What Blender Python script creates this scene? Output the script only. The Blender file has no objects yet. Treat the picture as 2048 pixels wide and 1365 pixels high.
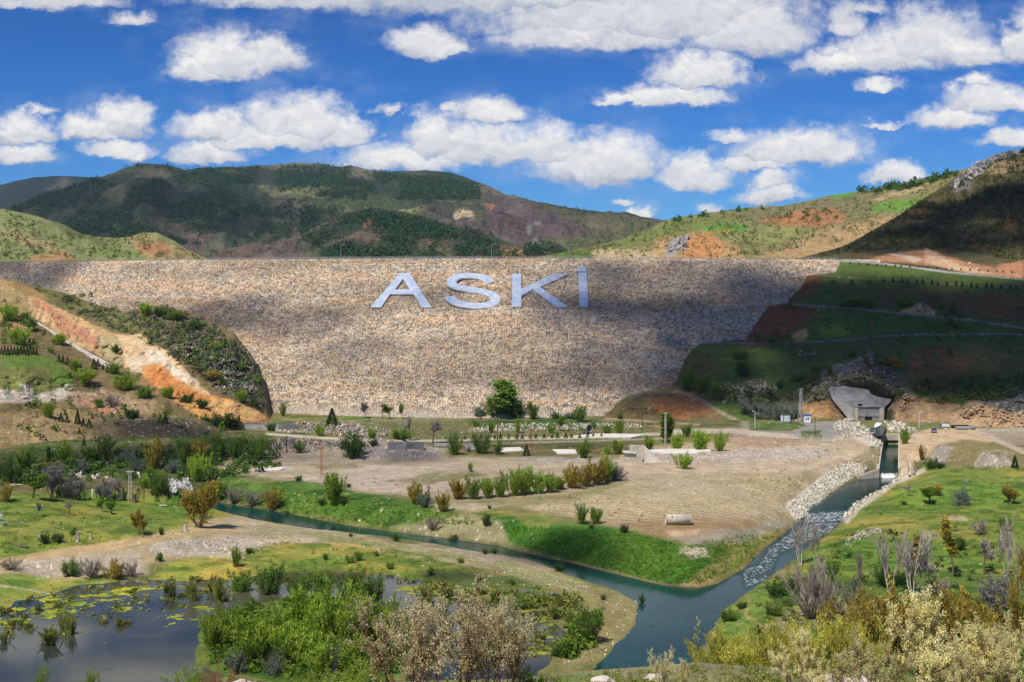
import bpy, math, random
import numpy as np
from mathutils import Vector
from mathutils.bvhtree import BVHTree

# ---------------------------------------------------------------- camera, sun, sky, exposure
F, CX, HY, CH = 2400.0, 1024.0, 570.0, 52.0      # focal length in photo pixels, principal column, horizon row, eye height
sc = bpy.context.scene
cam = bpy.data.cameras.new("camera"); camo = bpy.data.objects.new("camera", cam); sc.collection.objects.link(camo)
camo.location = (0, 0, CH); camo.rotation_euler = (math.radians(90), 0, 0)
cam.sensor_width = 36; cam.lens = F / 2048 * 36; cam.shift_y = -(682.5 - HY) / 2048
cam.clip_start = .5; cam.clip_end = 60000
sc.camera = camo
SUN = Vector((-.30, -.44, .85)).normalized()
sl = bpy.data.lights.new("sun", 'SUN'); sl.energy = 4.8; sl.angle = math.radians(.5); sl.color = (1, .93, .82)
so = bpy.data.objects.new("sun", sl); sc.collection.objects.link(so)
so.rotation_euler = (-SUN).to_track_quat('-Z', 'Y').to_euler()
sc.view_settings.view_transform = 'Standard'; sc.view_settings.look = 'None'
sc.view_settings.exposure = 0; sc.view_settings.gamma = 1
sc.render.resolution_x = 1024; sc.render.resolution_y = 682
sc.cycles.use_denoising = True
sc.cycles.max_bounces = 5; sc.cycles.diffuse_bounces = 2; sc.cycles.glossy_bounces = 3
sc.cycles.transparent_max_bounces = 12; sc.cycles.transmission_bounces = 2; sc.cycles.caustics_reflective = False
sc.cycles.use_adaptive_sampling = True; sc.cycles.adaptive_threshold = .02

class NT:                                         # small node-tree writer
    def __init__(s, t): s.t = t; s.n = t.nodes; s.l = t.links
    def new(s, ty, **k):
        n = s.n.new(ty)
        for a, v in k.items(): setattr(n, a, v)
        return n
    def set(s, sock, v):
        if v is None: return
        if hasattr(v, 'links'): s.l.new(v, sock)
        else: sock.default_value = v
    def m(s, op, a, b=None, c=None, clamp=False):
        n = s.new('ShaderNodeMath', operation=op, use_clamp=clamp)
        for i, v in enumerate((a, b, c)): s.set(n.inputs[i], v)
        return n.outputs[0]
    def v(s, op, a, b=None, c=None):
        n = s.new('ShaderNodeVectorMath', operation=op)
        for i, x in enumerate((a, b, c)):
            if x is not None: s.set(n.inputs[i], x)
        return n.outputs[1] if op in ('LENGTH', 'DOT_PRODUCT', 'DISTANCE') else n.outputs[0]
    def mix(s, f, a, b, ty='MIX'):
        n = s.new('ShaderNodeMix', data_type='RGBA', blend_type=ty)
        s.set(n.inputs[0], f); s.set(n.inputs[6], a); s.set(n.inputs[7], b)
        return n.outputs[2]
    def mixf(s, f, a, b):
        n = s.new('ShaderNodeMix'); s.set(n.inputs[0], f); s.set(n.inputs[2], a); s.set(n.inputs[3], b)
        return n.outputs[0]
    def rng(s, x, a, b, c=0., d=1., sm=True):
        n = s.new('ShaderNodeMapRange', interpolation_type='SMOOTHSTEP' if sm else 'LINEAR')
        for i, v in enumerate((x, a, b, c, d)): s.set(n.inputs[i], v)
        return n.outputs[0]
    def noise(s, vec, scale, det=4., rough=.55, out=0, dim='3D'):
        n = s.new('ShaderNodeTexNoise', noise_dimensions=dim)
        s.set(n.inputs['Vector'], vec); n.inputs['Scale'].default_value = scale
        n.inputs['Detail'].default_value = det; n.inputs['Roughness'].default_value = rough
        return n.outputs[out]

# clouds of the sky, each lobe: photo column, row, half width, half height
CL = """1000 -25 470 62;1290 30 330 72;700 -20 330 42;1180 75 190 32;1500 70 130 48;600 -5 170 26;
450 128 98 40;545 122 56 30;395 142 62 22;855 92 74 26;900 100 40 12;1400 150 92 32;1345 196 112 17;1250 203 60 9;
1860 95 112 48;1760 118 112 36;1670 130 70 18;1930 108 80 26;2055 95 52 42;1690 45 45 45;1990 206 100 24;1905 241 74 20;1770 251 62 7;
2030 280 66 18;590 255 118 40;690 272 52 30;430 262 76 24;540 282 150 24;245 250 66 30;180 265 62 22;
40 268 70 24;40 312 78 18;235 303 78 16;420 312 86 20;985 228 66 22;910 220 36 11;
780 222 44 13;870 285 66 42;960 300 170 36;1100 300 80 34;1200 335 150 44;1390 357 78 32;800 325 140 25;
1600 305 150 32;1465 274 62 13;1640 297 70 20;1500 330 90 12;1545 362 48 18;1540 392 66 17;1795 353 72 19;
1240 408 40 10;1285 430 32 10;1420 418 40 12;90 2 150 22;270 38 68 14;80 222 44 11;1760 172 60 13;1960 168 34 12;60 -125 150 34;330 -215 220 30;900 -110 200 34;1730 20 60 16"""
CL = [tuple(float(a) for a in c.split()) for c in CL.replace("\n", "").split(";")]
THIN = {(270., 38.), (80., 222.), (780., 222.), (1760., 172.), (1730., 20.), (1690., 45.), (910., 220.), (1240., 408.), (1465., 274.), (1770., 251.), (1420., 418.)}
w = bpy.data.worlds.new("World"); sc.world = w; w.use_nodes = True
n = NT(w.node_tree); n.n.clear()
sky = n.new('ShaderNodeTexSky', sky_type='NISHITA', sun_disc=False)
sky.sun_elevation = math.asin(SUN.z); sky.sun_rotation = math.atan2(SUN.x, SUN.y); sky.altitude = 900; sky.dust_density = .3; sky.ozone_density = 3.
hs = n.new('ShaderNodeHueSaturation'); hs.inputs['Saturation'].default_value = 1.28; hs.inputs['Value'].default_value = 1.0
n.l.new(sky.outputs[0], hs.inputs['Color'])
skyc = n.mix(1., hs.outputs[0], (.30, .78, 1.42, 1), 'MULTIPLY')
skyc0 = skyc
tc = n.new('ShaderNodeTexCoord').outputs['Generated']
sp = n.new('ShaderNodeSeparateXYZ'); n.l.new(tc, sp.inputs[0]); dx, dy, dz = sp.outputs
fy = n.m('MAXIMUM', dy, .05)
u = n.m('MULTIPLY_ADD', n.m('DIVIDE', dx, fy), F, CX); vv = n.m('MULTIPLY_ADD', n.m('DIVIDE', dz, fy), -F, HY)
skyc = n.v('SCALE', skyc0); n.set(skyc.node.inputs[3], n.rng(dz, .0, .30, 1.0, .62, sm=False))
cmb = n.new('ShaderNodeCombineXYZ'); n.l.new(u, cmb.inputs[0]); n.l.new(vv, cmb.inputs[1]); uv = cmb.outputs[0]
nz = n.noise(n.v('MULTIPLY', uv, (1, 1.35, 1)), .016, 6., .58, out=1)
warp = n.v('MULTIPLY', n.v('SUBTRACT', nz, (.5, .5, .5)), (95, 52, 0))
nz2 = n.noise(n.v('MULTIPLY', uv, (1, 1.3, 1)), .055, 5., .62, out=1)
warp = n.v('MULTIPLY_ADD', n.v('SUBTRACT', nz2, (.5, .5, .5)), (17, 13, 0), warp)
p = n.v('ADD', uv, warp)
cur = None; rel = None
for (cu, cv, a, b) in CL:
    a *= 1.12 if cv < 280 else .98; b *= .94 if cv < 280 else .86
    s0 = n.v('SUBTRACT', p, (cu, cv + b * .3, 0))
    ab = n.v('ABSOLUTE', s0)
    k = .55                                        # flat bases: rows below the centre count more
    q = n.v('MULTIPLY_ADD', ab, (0, k / b, 0), n.v('MULTIPLY', s0, (1 / a, (1 + .0) / b, 0)))
    L = n.v('LENGTH', q)
    if (cu, cv) in THIN: L = n.m('ADD', L, .33)
    if cur is None: cur = L; rel = q
    else:
        lt = n.m('LESS_THAN', L, cur)
        mx = n.new('ShaderNodeMix', data_type='VECTOR'); n.set(mx.inputs[0], lt); n.set(mx.inputs[4], rel); n.set(mx.inputs[5], q)
        rel = mx.outputs[1]; cur = n.m('MINIMUM', L, cur)
# clouds elsewhere in the sky (overhead and behind)
pz = n.m('MAXIMUM', n.m('ADD', dz, .12), .05)
gp = n.v('DIVIDE', tc, None); gd = gp.node; cz = n.new('ShaderNodeCombineXYZ')
for i in range(3): n.l.new(pz, cz.inputs[i])
n.l.new(cz.outputs[0], gd.inputs[1])
g = n.noise(gp, 1.7, 6., .55)
gen = n.rng(g, .50, .62, 1.6, .5)
front = n.m('MULTIPLY', n.rng(dy, .5, .75), n.rng(vv, -420., -300.))
dist = n.mixf(front, gen, cur)
dens = n.rng(n.m('MULTIPLY_ADD', n.m('SUBTRACT', n.noise(uv, .03, 5., .65), .5), .9, dist), 1.22, .55)
sr = n.new('ShaderNodeSeparateXYZ'); n.l.new(rel, sr.inputs[0])
lum = n.noise(n.v('ADD', p, (2, 11, 0)), .017, 3., .5); lum2 = n.noise(p, .017, 3., .5)
relief = n.m('MULTIPLY', n.m('SUBTRACT', lum, lum2), 1.4)
tone = n.rng(sr.outputs[1], -.9, 1.0, 1.08, .22, sm=False)
tone = n.m('ADD', n.mixf(front, .75, tone), relief)
big = n.rng(vv, 20., 140., .80, 1.0)                # the bank at the top edge is seen from below, greyer
tone = n.m('MULTIPLY', tone, n.mixf(front, .9, big))
edge = n.rng(dist, .95, .5, .95, 1.)
tone = n.m('MULTIPLY', tone, edge, clamp=True)
cc = n.mix(tone, (3.2, 4.0, 5.8, 1), (11.4, 11.2, 10.9, 1))
veil = n.m('MULTIPLY', n.m('MULTIPLY', n.rng(dist, 2.1, .85), n.rng(n.noise(n.v('MULTIPLY', uv, (1, 1.8, 1)), .009, 5., .6), .42, .72)), .26)
skyc = n.mix(n.m('MULTIPLY', veil, front), skyc, (7.2, 8.0, 9.4, 1))
col = n.mix(dens, skyc, cc)
bg = n.new('ShaderNodeBackground'); n.l.new(col, bg.inputs[0]); bg.inputs[1].default_value = .085
wo = n.new('ShaderNodeOutputWorld'); n.l.new(bg.outputs[0], wo.inputs[0])
w.cycles.sampling_method = 'MANUAL'; w.cycles.sample_map_resolution = 256

# ---------------------------------------------------------------- numpy helpers
rs = np.random.RandomState(7); random.seed(7)
def ss(a, b, x): t = np.clip((x - a) / (b - a), 0, 1); return t * t * (3 - 2 * t)
def hsh(ix, iy, seed):
    h = (ix.astype(np.int64) * 374761393 + iy.astype(np.int64) * 668265263 + seed * 974634777) & 0xffffffff
    h = ((h ^ (h >> 13)) * 1274126177) & 0xffffffff
    h = ((h ^ (h >> 16)) * 2246822519) & 0xffffffff
    return ((h ^ (h >> 15)) & 0xffffff) / float(0xffffff)
def vn(x, y, seed=0):
    ix = np.floor(x); iy = np.floor(y); fx = x - ix; fy = y - iy
    fx = fx * fx * (3 - 2 * fx); fy = fy * fy * (3 - 2 * fy)
    a = hsh(ix, iy, seed); b = hsh(ix + 1, iy, seed); c = hsh(ix, iy + 1, seed); d = hsh(ix + 1, iy + 1, seed)
    return a + (b - a) * fx + (c - a) * fy + (a - b - c + d) * fx * fy
def fbm(x, y, o=4, seed=0, g=.5):
    s = 0; a = 1; t = 0
    for i in range(o):
        s = s + a * vn(x * 2 ** i + i * 17.3, y * 2 ** i - i * 9.1, seed + i); t += a; a *= g
    return s / t
def ridge(x, y, o=4, seed=0):
    s = 0; a = 1; t = 0
    for i in range(o):
        s = s + a * (1 - np.abs(2 * vn(x * 2 ** i + i * 7.7, y * 2 ** i, seed + i) - 1)); t += a; a *= .5
    return s / t
def worley(x, y, seed=0):
    ix = np.floor(x); iy = np.floor(y); f1 = np.full(x.shape, 9.); f2 = f1.copy(); idv = np.zeros(x.shape); tx = idv.copy(); ty = idv.copy()
    for i in (-1, 0, 1):
        for j in (-1, 0, 1):
            cx = ix + i; cy = iy + j
            ddx = cx + .1 + .8 * hsh(cx, cy, seed) - x; ddy = cy + .1 + .8 * hsh(cx, cy, seed + 5) - y
            d = np.sqrt(ddx ** 2 + ddy ** 2); c = d < f1
            f2 = np.where(c, f1, np.minimum(f2, d)); idv = np.where(c, hsh(cx, cy, seed + 9), idv)
            tx = np.where(c, ddx, tx); ty = np.where(c, ddy, ty); f1 = np.where(c, d, f1)
    return idv, f1, f2, tx, ty
def sdist(px, py, poly):                           # signed distance to a polygon, negative inside
    P = np.asarray(poly, float); d = np.full(px.shape, 1e18); ins = np.zeros(px.shape, bool)
    for k in range(len(P)):
        a = P[k - 1]; b = P[k]; e = b - a; wx = px - a[0]; wy = py - a[1]
        t = np.clip((wx * e[0] + wy * e[1]) / (e @ e + 1e-12), 0, 1)
        d = np.minimum(d, (wx - e[0] * t) ** 2 + (wy - e[1] * t) ** 2)
        if a[1] != b[1]:
            c = ((a[1] > py) != (b[1] > py)) & (px < e[0] * (py - a[1]) / e[1] + a[0]); ins ^= c
    d = np.sqrt(d); return np.where(ins, -d, d)
def pl(s):                                         # "x,y x,y" -> list of points
    return [tuple(float(v) for v in q.split(',')) for q in s.split()]
def itp(x, s):
    P = np.array(pl(s) if isinstance(s, str) else s); return np.interp(x, P[:, 0], P[:, 1])
def line(s, wd):                                   # a polyline widened to a polygon
    P = np.array(pl(s)); Lf = []; R = []
    for i in range(len(P)):
        t = P[min(i + 1, len(P) - 1)] - P[max(i - 1, 0)]; t = t / np.linalg.norm(t); nn = np.array((-t[1], t[0])) * wd / 2
        Lf.append(tuple(P[i] + nn)); R.append(tuple(P[i] - nn))
    return Lf + R[::-1]
def toworld(poly, z): return [((x - CX) * F * (CH - z) / (y - HY) / F, F * (CH - z) / (y - HY)) for x, y in poly]
def paint(col, spk, px, py, n1, layers):           # colours of soil, grass and rock by where they lie
    for L in layers:
        poly, rgb, soft, nzz, op = L[:5]; sk = L[5] if len(L) > 5 else None
        if isinstance(poly, str): poly = pl(poly)
        P = np.array(poly); mg = soft + abs(nzz) + 2
        m = (px > P[:, 0].min() - mg) & (px < P[:, 0].max() + mg) & (py > P[:, 1].min() - mg) & (py < P[:, 1].max() + mg)
        if not m.any(): continue
        sd = sdist(px[m], py[m], P) + nzz * (n1[m] - .5) * 2
        a = op * (1 - ss(-soft, soft, sd))
        col[m] = col[m] * (1 - a[:, None]) + np.array(rgb) * a[:, None]
        if sk is not None: spk[m] = spk[m] * (1 - a) + sk * a
COL = sc.collection
def mesh(name, V, Fq, mat=None, parent=None, smooth=False, attrs=None, link=True, mats=None, mi=None):
    V = np.asarray(V, np.float32); Fq = np.asarray(Fq, np.int32); k = Fq.shape[1]
    me = bpy.data.meshes.new(name); me.vertices.add(len(V)); me.vertices.foreach_set('co', V.ravel())
    me.loops.add(Fq.size); me.loops.foreach_set('vertex_index', Fq.ravel())
    me.polygons.add(len(Fq)); me.polygons.foreach_set('loop_start', np.arange(0, Fq.size, k, dtype=np.int32))
    me.polygons.foreach_set('use_smooth', np.full(len(Fq), smooth))
    for an, av in (attrs or {}).items():
        av = np.asarray(av, np.float32)
        if av.ndim == 2:
            at = me.attributes.new(an, 'FLOAT_COLOR', 'POINT'); c4 = np.ones((len(av), 4), np.float32); c4[:, :3] = av
            at.data.foreach_set('color', c4.ravel())
        else: at = me.attributes.new(an, 'FLOAT', 'POINT'); at.data.foreach_set('value', av)
    if mat: me.materials.append(mat)
    if mi is not None:
        for q in mats: me.materials.append(q)
        me.polygons.foreach_set('material_index', np.asarray(mi, np.int32))
    me.update(calc_edges=True); me.validate()
    if not link: return me
    o = bpy.data.objects.new(name, me); COL.objects.link(o)
    if parent: o.parent = parent
    return o
def grid(nu, nv):
    i = np.arange(nu * nv).reshape(nv, nu); return np.stack([i[:-1, :-1], i[:-1, 1:], i[1:, 1:], i[1:, :-1]], -1).reshape(-1, 4)
def empty(name, loc=(0, 0, 0), rz=0, parent=None):
    o = bpy.data.objects.new(name, None); COL.objects.link(o); o.location = loc; o.rotation_euler = (0, 0, rz); o.empty_display_size = .1
    if parent: o.parent = parent
    return o
def tag(o, label=None, cat=None, group=None, kind=None):
    for k, v in (('label', label), ('category', cat), ('group', group), ('kind', kind)):
        if v: o[k] = v
    return o

# ---------------------------------------------------------------- materials
def mat(name):
    m = bpy.data.materials.new(name); m.use_nodes = True; t = NT(m.node_tree); t.n.clear()
    o = t.new('ShaderNodeOutputMaterial'); b = t.new('ShaderNodeBsdfPrincipled'); t.l.new(b.outputs[0], o.inputs[0])
    b.inputs['Roughness'].default_value = .9; b.inputs['Specular IOR Level'].default_value = .15
    return m, t, b
def terrain_mat(name, sc1=1.2, bump=.5, amp=.45, dist=.3):
    m, t, b = mat(name); pos = t.new('ShaderNodeNewGeometry').outputs['Position']
    at = t.new('ShaderNodeAttribute', attribute_name='Col').outputs['Color']
    n1 = t.noise(pos, sc1, 6., .65); n2 = t.noise(pos, sc1 * .13, 4., .6)
    f = t.m('MULTIPLY', t.rng(n1, .25, .75, 1 - amp, 1 + amp, sm=False), t.rng(n2, .3, .7, .86, 1.14, sm=False))
    sc_ = t.v('SCALE', at); t.set(sc_.node.inputs[3], f); t.set(b.inputs['Base Color'], sc_)
    bp = t.new('ShaderNodeBump'); bp.inputs['Strength'].default_value = bump; bp.inputs['Distance'].default_value = dist
    t.l.new(n1, bp.inputs['Height']); t.l.new(bp.outputs[0], b.inputs['Normal'])
    return m
M = {}
M['ground'] = terrain_mat('soil_and_grass', 1.6, .8, .42, .25)
M['hill'] = terrain_mat('hillside', .8, .8, .42, .6)
M['mountain'] = terrain_mat('mountain', .06, 1., .4, 8.)
M['near'] = terrain_mat('near_slope', 9., .7, .45, .05)
M['rockfill'] = terrain_mat('rockfill', 1.5, .5, .22, .15)
M['rock'] = terrain_mat('loose_rock', 2.5, .5, .25, .1)
def plain(name, rgb, rough=.8, metal=0., nsc=3., amp=.18, bump=.0, spec=.3):
    m, t, b = mat(name); pos = t.new('ShaderNodeTexCoord').outputs['Object']
    nn = t.noise(pos, nsc, 5., .6); c = t.v('SCALE', tuple(rgb)); t.set(c.node.inputs[3], t.rng(nn, .3, .7, 1 - amp, 1 + amp, sm=False))
    t.set(b.inputs['Base Color'], c); b.inputs['Roughness'].default_value = rough; b.inputs['Metallic'].default_value = metal
    b.inputs['Specular IOR Level'].default_value = spec
    if bump:
        bp = t.new('ShaderNodeBump'); bp.inputs['Strength'].default_value = bump; bp.inputs['Distance'].default_value = .1
        t.l.new(nn, bp.inputs['Height']); t.l.new(bp.outputs[0], b.inputs['Normal'])
    M[name] = m; return m
plain('concrete', (.50, .45, .37), .9, 0, .8, .25, .3)
plain('old_concrete', (.30, .29, .28), .9, 0, .35, .35, .3)
plain('pale_concrete', (.66, .62, .56), .9, 0, .6, .2, .2)
plain('white_paint', (.72, .76, .80), .5, 0, 2, .08)
plain('blue_paint', (.05, .13, .32), .45, 0, 2, .12)
plain('cyan_paint', (.06, .22, .30), .5, 0, 1, .2)
plain('steel', (.35, .36, .38), .45, .6, 2, .2)
plain('galvanised', (.42, .43, .45), .5, .3, 2, .2)
plain('rust', (.33, .14, .07), .85, 0, 3, .35)
plain('dark_rust', (.10, .055, .04), .9, 0, 3, .3)
plain('wood_pole', (.10, .065, .045), .9, 0, 3, .3)
plain('dead_wood', (.50, .46, .42), .9, 0, 3, .35, .5)
plain('car_paint', (.30, .38, .50), .25, .6, 1, .04, 0, .5)
plain('glass', (.01, .014, .02), .06, 0, 1, .0, 0, .8)
plain('rubber', (.015, .015, .016), .8, 0, 1, .1)
plain('black', (.008, .008, .01), .9, 0, 1, .1)
plain('red_light', (.35, .02, .02), .3, 0, 1, .1)
plain('lamp_glass', (.75, .75, .72), .3, 0, 1, .05)
plain('pipe_green', (.30, .34, .27), .7, 0, .6, .3)
plain('bark', (.14, .11, .085), .95, 0, 12, .3)
plain('bark_pale', (.58, .53, .46), .9, 0, 9, .35)
plain('bark_red', (.20, .10, .07), .9, 0, 9, .3)
# steel of the letters, mirrored sky tones painted into the base colour
m, t, b = mat('sky_toned_steel'); pos = t.new('ShaderNodeTexCoord').outputs['Object']
wv = t.noise(pos, .22, 3., .5)
sx_ = t.new('ShaderNodeSeparateXYZ'); t.l.new(pos, sx_.inputs[0]); seam = t.m('MAXIMUM', t.rng(t.m('FRACT', t.m('MULTIPLY', sx_.outputs[2], .75)), .93, .97), t.rng(t.m('FRACT', t.m('MULTIPLY', sx_.outputs[0], .42)), .95, .98))
lc = t.mix(t.rng(t.noise(pos, .35, 4., .6), .35, .65), (.58, .76, 1., 1), (.92, .96, 1., 1)); t.set(b.inputs['Base Color'], t.mix(t.m('MULTIPLY', seam, .4), lc, (.16, .22, .34, 1)))
b.inputs['Metallic'].default_value = .5; b.inputs['Roughness'].default_value = .3
bp = t.new('ShaderNodeBump'); bp.inputs['Strength'].default_value = .35; bp.inputs['Distance'].default_value = .25
t.l.new(wv, bp.inputs['Height']); t.l.new(bp.outputs[0], b.inputs['Normal']); M['mirror'] = m
def water(name, deep, shallow, rip, rsc, rough=.06):
    m, t, b = mat(name); pos = t.new('ShaderNodeNewGeometry').outputs['Position']
    foam = t.new('ShaderNodeAttribute', attribute_name='foam').outputs['Fac']
    n0 = t.noise(pos, .05, 3., .5); c = t.mix(t.rng(n0, .35, .65), deep + (1,), shallow + (1,))
    nf = t.noise(t.v('MULTIPLY', pos, (1.3, .6, 1)), 1.3, 7., .72)
    ff = t.rng(t.m('ADD', nf, t.m('MULTIPLY', foam, .5)), .80, .98)
    ff = t.m('MULTIPLY', ff, t.rng(foam, .02, 1.0, .0, .85, sm=False))
    t.set(b.inputs['Base Color'], t.mix(ff, c, (.85, .88, .88, 1)))
    t.set(b.inputs['Roughness'], t.mixf(ff, rough, .7)); b.inputs['Specular IOR Level'].default_value = .36 if deep[0] < .02 else .5; b.inputs['IOR'].default_value = 1.33
    r1 = t.noise(t.v('MULTIPLY', pos, (1, .6, 1)), rsc, 4., .6)
    bp = t.new('ShaderNodeBump'); bp.inputs['Distance'].default_value = .12
    t.set(bp.inputs['Strength'], t.mixf(foam, rip, min(1., rip * 4))); t.l.new(r1, bp.inputs['Height']); t.l.new(bp.outputs[0], b.inputs['Normal'])
    M[name] = m
water('river_water', (.004, .030, .030), (.008, .052, .044), .22, 2.2)
water('pond_water', (.028, .038, .034), (.085, .085, .05), .03, 1.6, .04)
def leafmat(name, a, b_, trans=.35):
    m = bpy.data.materials.new(name); m.use_nodes = True; t = NT(m.node_tree); t.n.clear()
    at = t.new('ShaderNodeAttribute', attribute_name='tone').outputs['Fac']; oi = t.new('ShaderNodeObjectInfo').outputs['Random']
    c = t.mix(at, a + (1,), b_ + (1,)); s = t.v('SCALE', c); t.set(s.node.inputs[3], t.rng(oi, 0, 1, .78, 1.22, sm=False))
    d = t.new('ShaderNodeBsdfDiffuse'); tr = t.new('ShaderNodeBsdfTranslucent'); t.l.new(s, d.inputs[0]); t.l.new(s, tr.inputs[0])
    mx = t.new('ShaderNodeMixShader'); mx.inputs[0].default_value = trans; t.l.new(d.outputs[0], mx.inputs[1]); t.l.new(tr.outputs[0], mx.inputs[2])
    o = t.new('ShaderNodeOutputMaterial'); t.l.new(mx.outputs[0], o.inputs[0]); M[name] = m; return m
leafmat('leaf_bright', (.19, .33, .025), (.42, .56, .07))
leafmat('leaf_green', (.085, .18, .022), (.24, .37, .05))
leafmat('leaf_dark', (.035, .088, .018), (.11, .20, .035))
leafmat('leaf_orange', (.24, .22, .03), (.56, .42, .08))
leafmat('leaf_yellow', (.34, .38, .04), (.76, .72, .14))
leafmat('leaf_silver', (.12, .17, .12), (.30, .36, .28))
leafmat('leaf_grey', (.17, .17, .16), (.42, .42, .40))
leafmat('leaf_twig', (.26, .22, .18), (.52, .46, .40), .2)
leafmat('leaf_blossom', (.80, .72, .28), (.97, .94, .58), .5)
leafmat('leaf_bud', (.50, .41, .20), (.88, .84, .52), .45)
leafmat('leaf_red', (.30, .11, .05), (.62, .34, .20), .3)
leafmat('leaf_conifer', (.012, .045, .016), (.045, .10, .03), .1)
leafmat('leaf_reed', (.15, .20, .035), (.38, .38, .12), .3)
leafmat('leaf_scrub', (.05, .08, .022), (.16, .18, .05), .2)
leafmat('leaf_bluescrub', (.07, .10, .06), (.18, .21, .13), .2)
leafmat('leaf_algae', (.15, .20, .025), (.40, .40, .05), .1)
# ---------------------------------------------------------------- terrain: hills and dam as sheets with true depth
SURF = []                                          # coarse copies for placing things on
def reg(V, nu, nv, st=3):
    G = V.reshape(nv, nu, 3); iu = np.unique(np.r_[np.arange(0, nu, st), nu - 1]); iv = np.unique(np.r_[np.arange(0, nv, st), nv - 1])
    S = G[iv][:, iu]; SURF.append((S.reshape(-1, 3), grid(len(iu), len(iv))))
def proj(V): return CX + F * V[:, 0] / V[:, 1], HY - F * (V[:, 2] - CH) / V[:, 1]
SPK = (.56, .50, .42)
def finish(V, col, spk, wx, wy, sc_):
    r = hsh(np.floor(wx / sc_), np.floor(wy / sc_), 77); k = (r < spk ** 1.6 * .42)
    col[k] = np.array(SPK) * (.6 + .6 * hsh(np.floor(wx[k] / sc_), np.floor(wy[k] / sc_), 5))[:, None]
    return np.clip(col, .003, .9)
def sheet(name, px0, px1, step, top, bot, Yt, Yb, nv, base, layers, dz=None, dY=None, pw=1., m='hill', back=(60, 40), jag=0., jsc=30, kind='structure', stone=.6, nscale=8., bk=.12):
    nu = int((px1 - px0) / step) + 1; px = np.linspace(px0, px1, nu); s = np.linspace(0, 1, nv)
    T = itp(px, top); B = itp(px, bot); yt = itp(px, Yt) if not callable(Yt) else None; yb = itp(px, Yb) if not callable(Yt) else None
    if jag: T = T + jag * (fbm(px / jsc, px * 0, 5, 91, .6) - .5) * 2
    PX, S = np.meshgrid(px, s); PY = B + (T - B) * S
    if callable(Yt): Y = Yt(PX, PY)
    else: Y = yb + (yt - yb) * S ** pw
    if dY is not None: Y = Y + dY(PX, PY, S)
    X = (PX - CX) * Y / F; Z = CH - (PY - HY) * Y / F
    if dz is not None: Z = Z + dz(X, Y, S, PX, PY)
    V = np.stack([X, Y, Z], -1)
    b1 = V[-1].copy(); b1[:, 1] += back[0] * .3; b1[:, 0] *= b1[:, 1] / V[-1][:, 1]; b1[:, 2] -= back[1] * bk
    b2 = V[-1].copy(); b2[:, 1] += back[0]; b2[:, 0] *= b2[:, 1] / V[-1][:, 1]; b2[:, 2] -= back[1]
    V = np.concatenate([V, b1[None], b2[None]]); nv2 = nv + 2
    V = V.reshape(-1, 3); qx, qy = proj(V); n1 = fbm(V[:, 0] / nscale, V[:, 1] / nscale + V[:, 2] / nscale, 4, 3)
    col = np.tile(np.array(base, float), (len(V), 1)); spk = np.zeros(len(V))
    paint(col, spk, qx, qy, n1, layers)
    n2 = fbm(V[:, 0] / nscale * 2.7 + 9, V[:, 1] / nscale * 2.7 + V[:, 2] / nscale * 2.7, 4, 13)
    col *= (.68 + .64 * n2)[:, None]
    if m == 'mountain':                            # woods fill the gullies, dry grass and bare soil keep the spurs
        gv = gully(V[:, 0], V[:, 1]); a = (ss(.70, .54, gv) * .7)[:, None]; col = col * (1 - a) + np.array((.020, .042, .022)) * a
        a = (ss(.76, .92, gv) * .34)[:, None]; col = col * (1 - a) + np.array((.25, .20, .13)) * a
    col = finish(V, col, spk, V[:, 0], V[:, 1] + V[:, 2], stone)
    o = mesh(name, V, grid(nu, nv2), M[m], smooth=True, attrs={'Col': col}); tag(o, kind=kind)
    reg(V, nu, nv2); return o

def gully(x, y): return ridge(x / 330 + .5 * fbm(x / 500, y / 500, 3, 61) + y / 1500, y / 640 + .4 * fbm(x / 400, y / 400, 3, 62), 4, 63)
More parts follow.
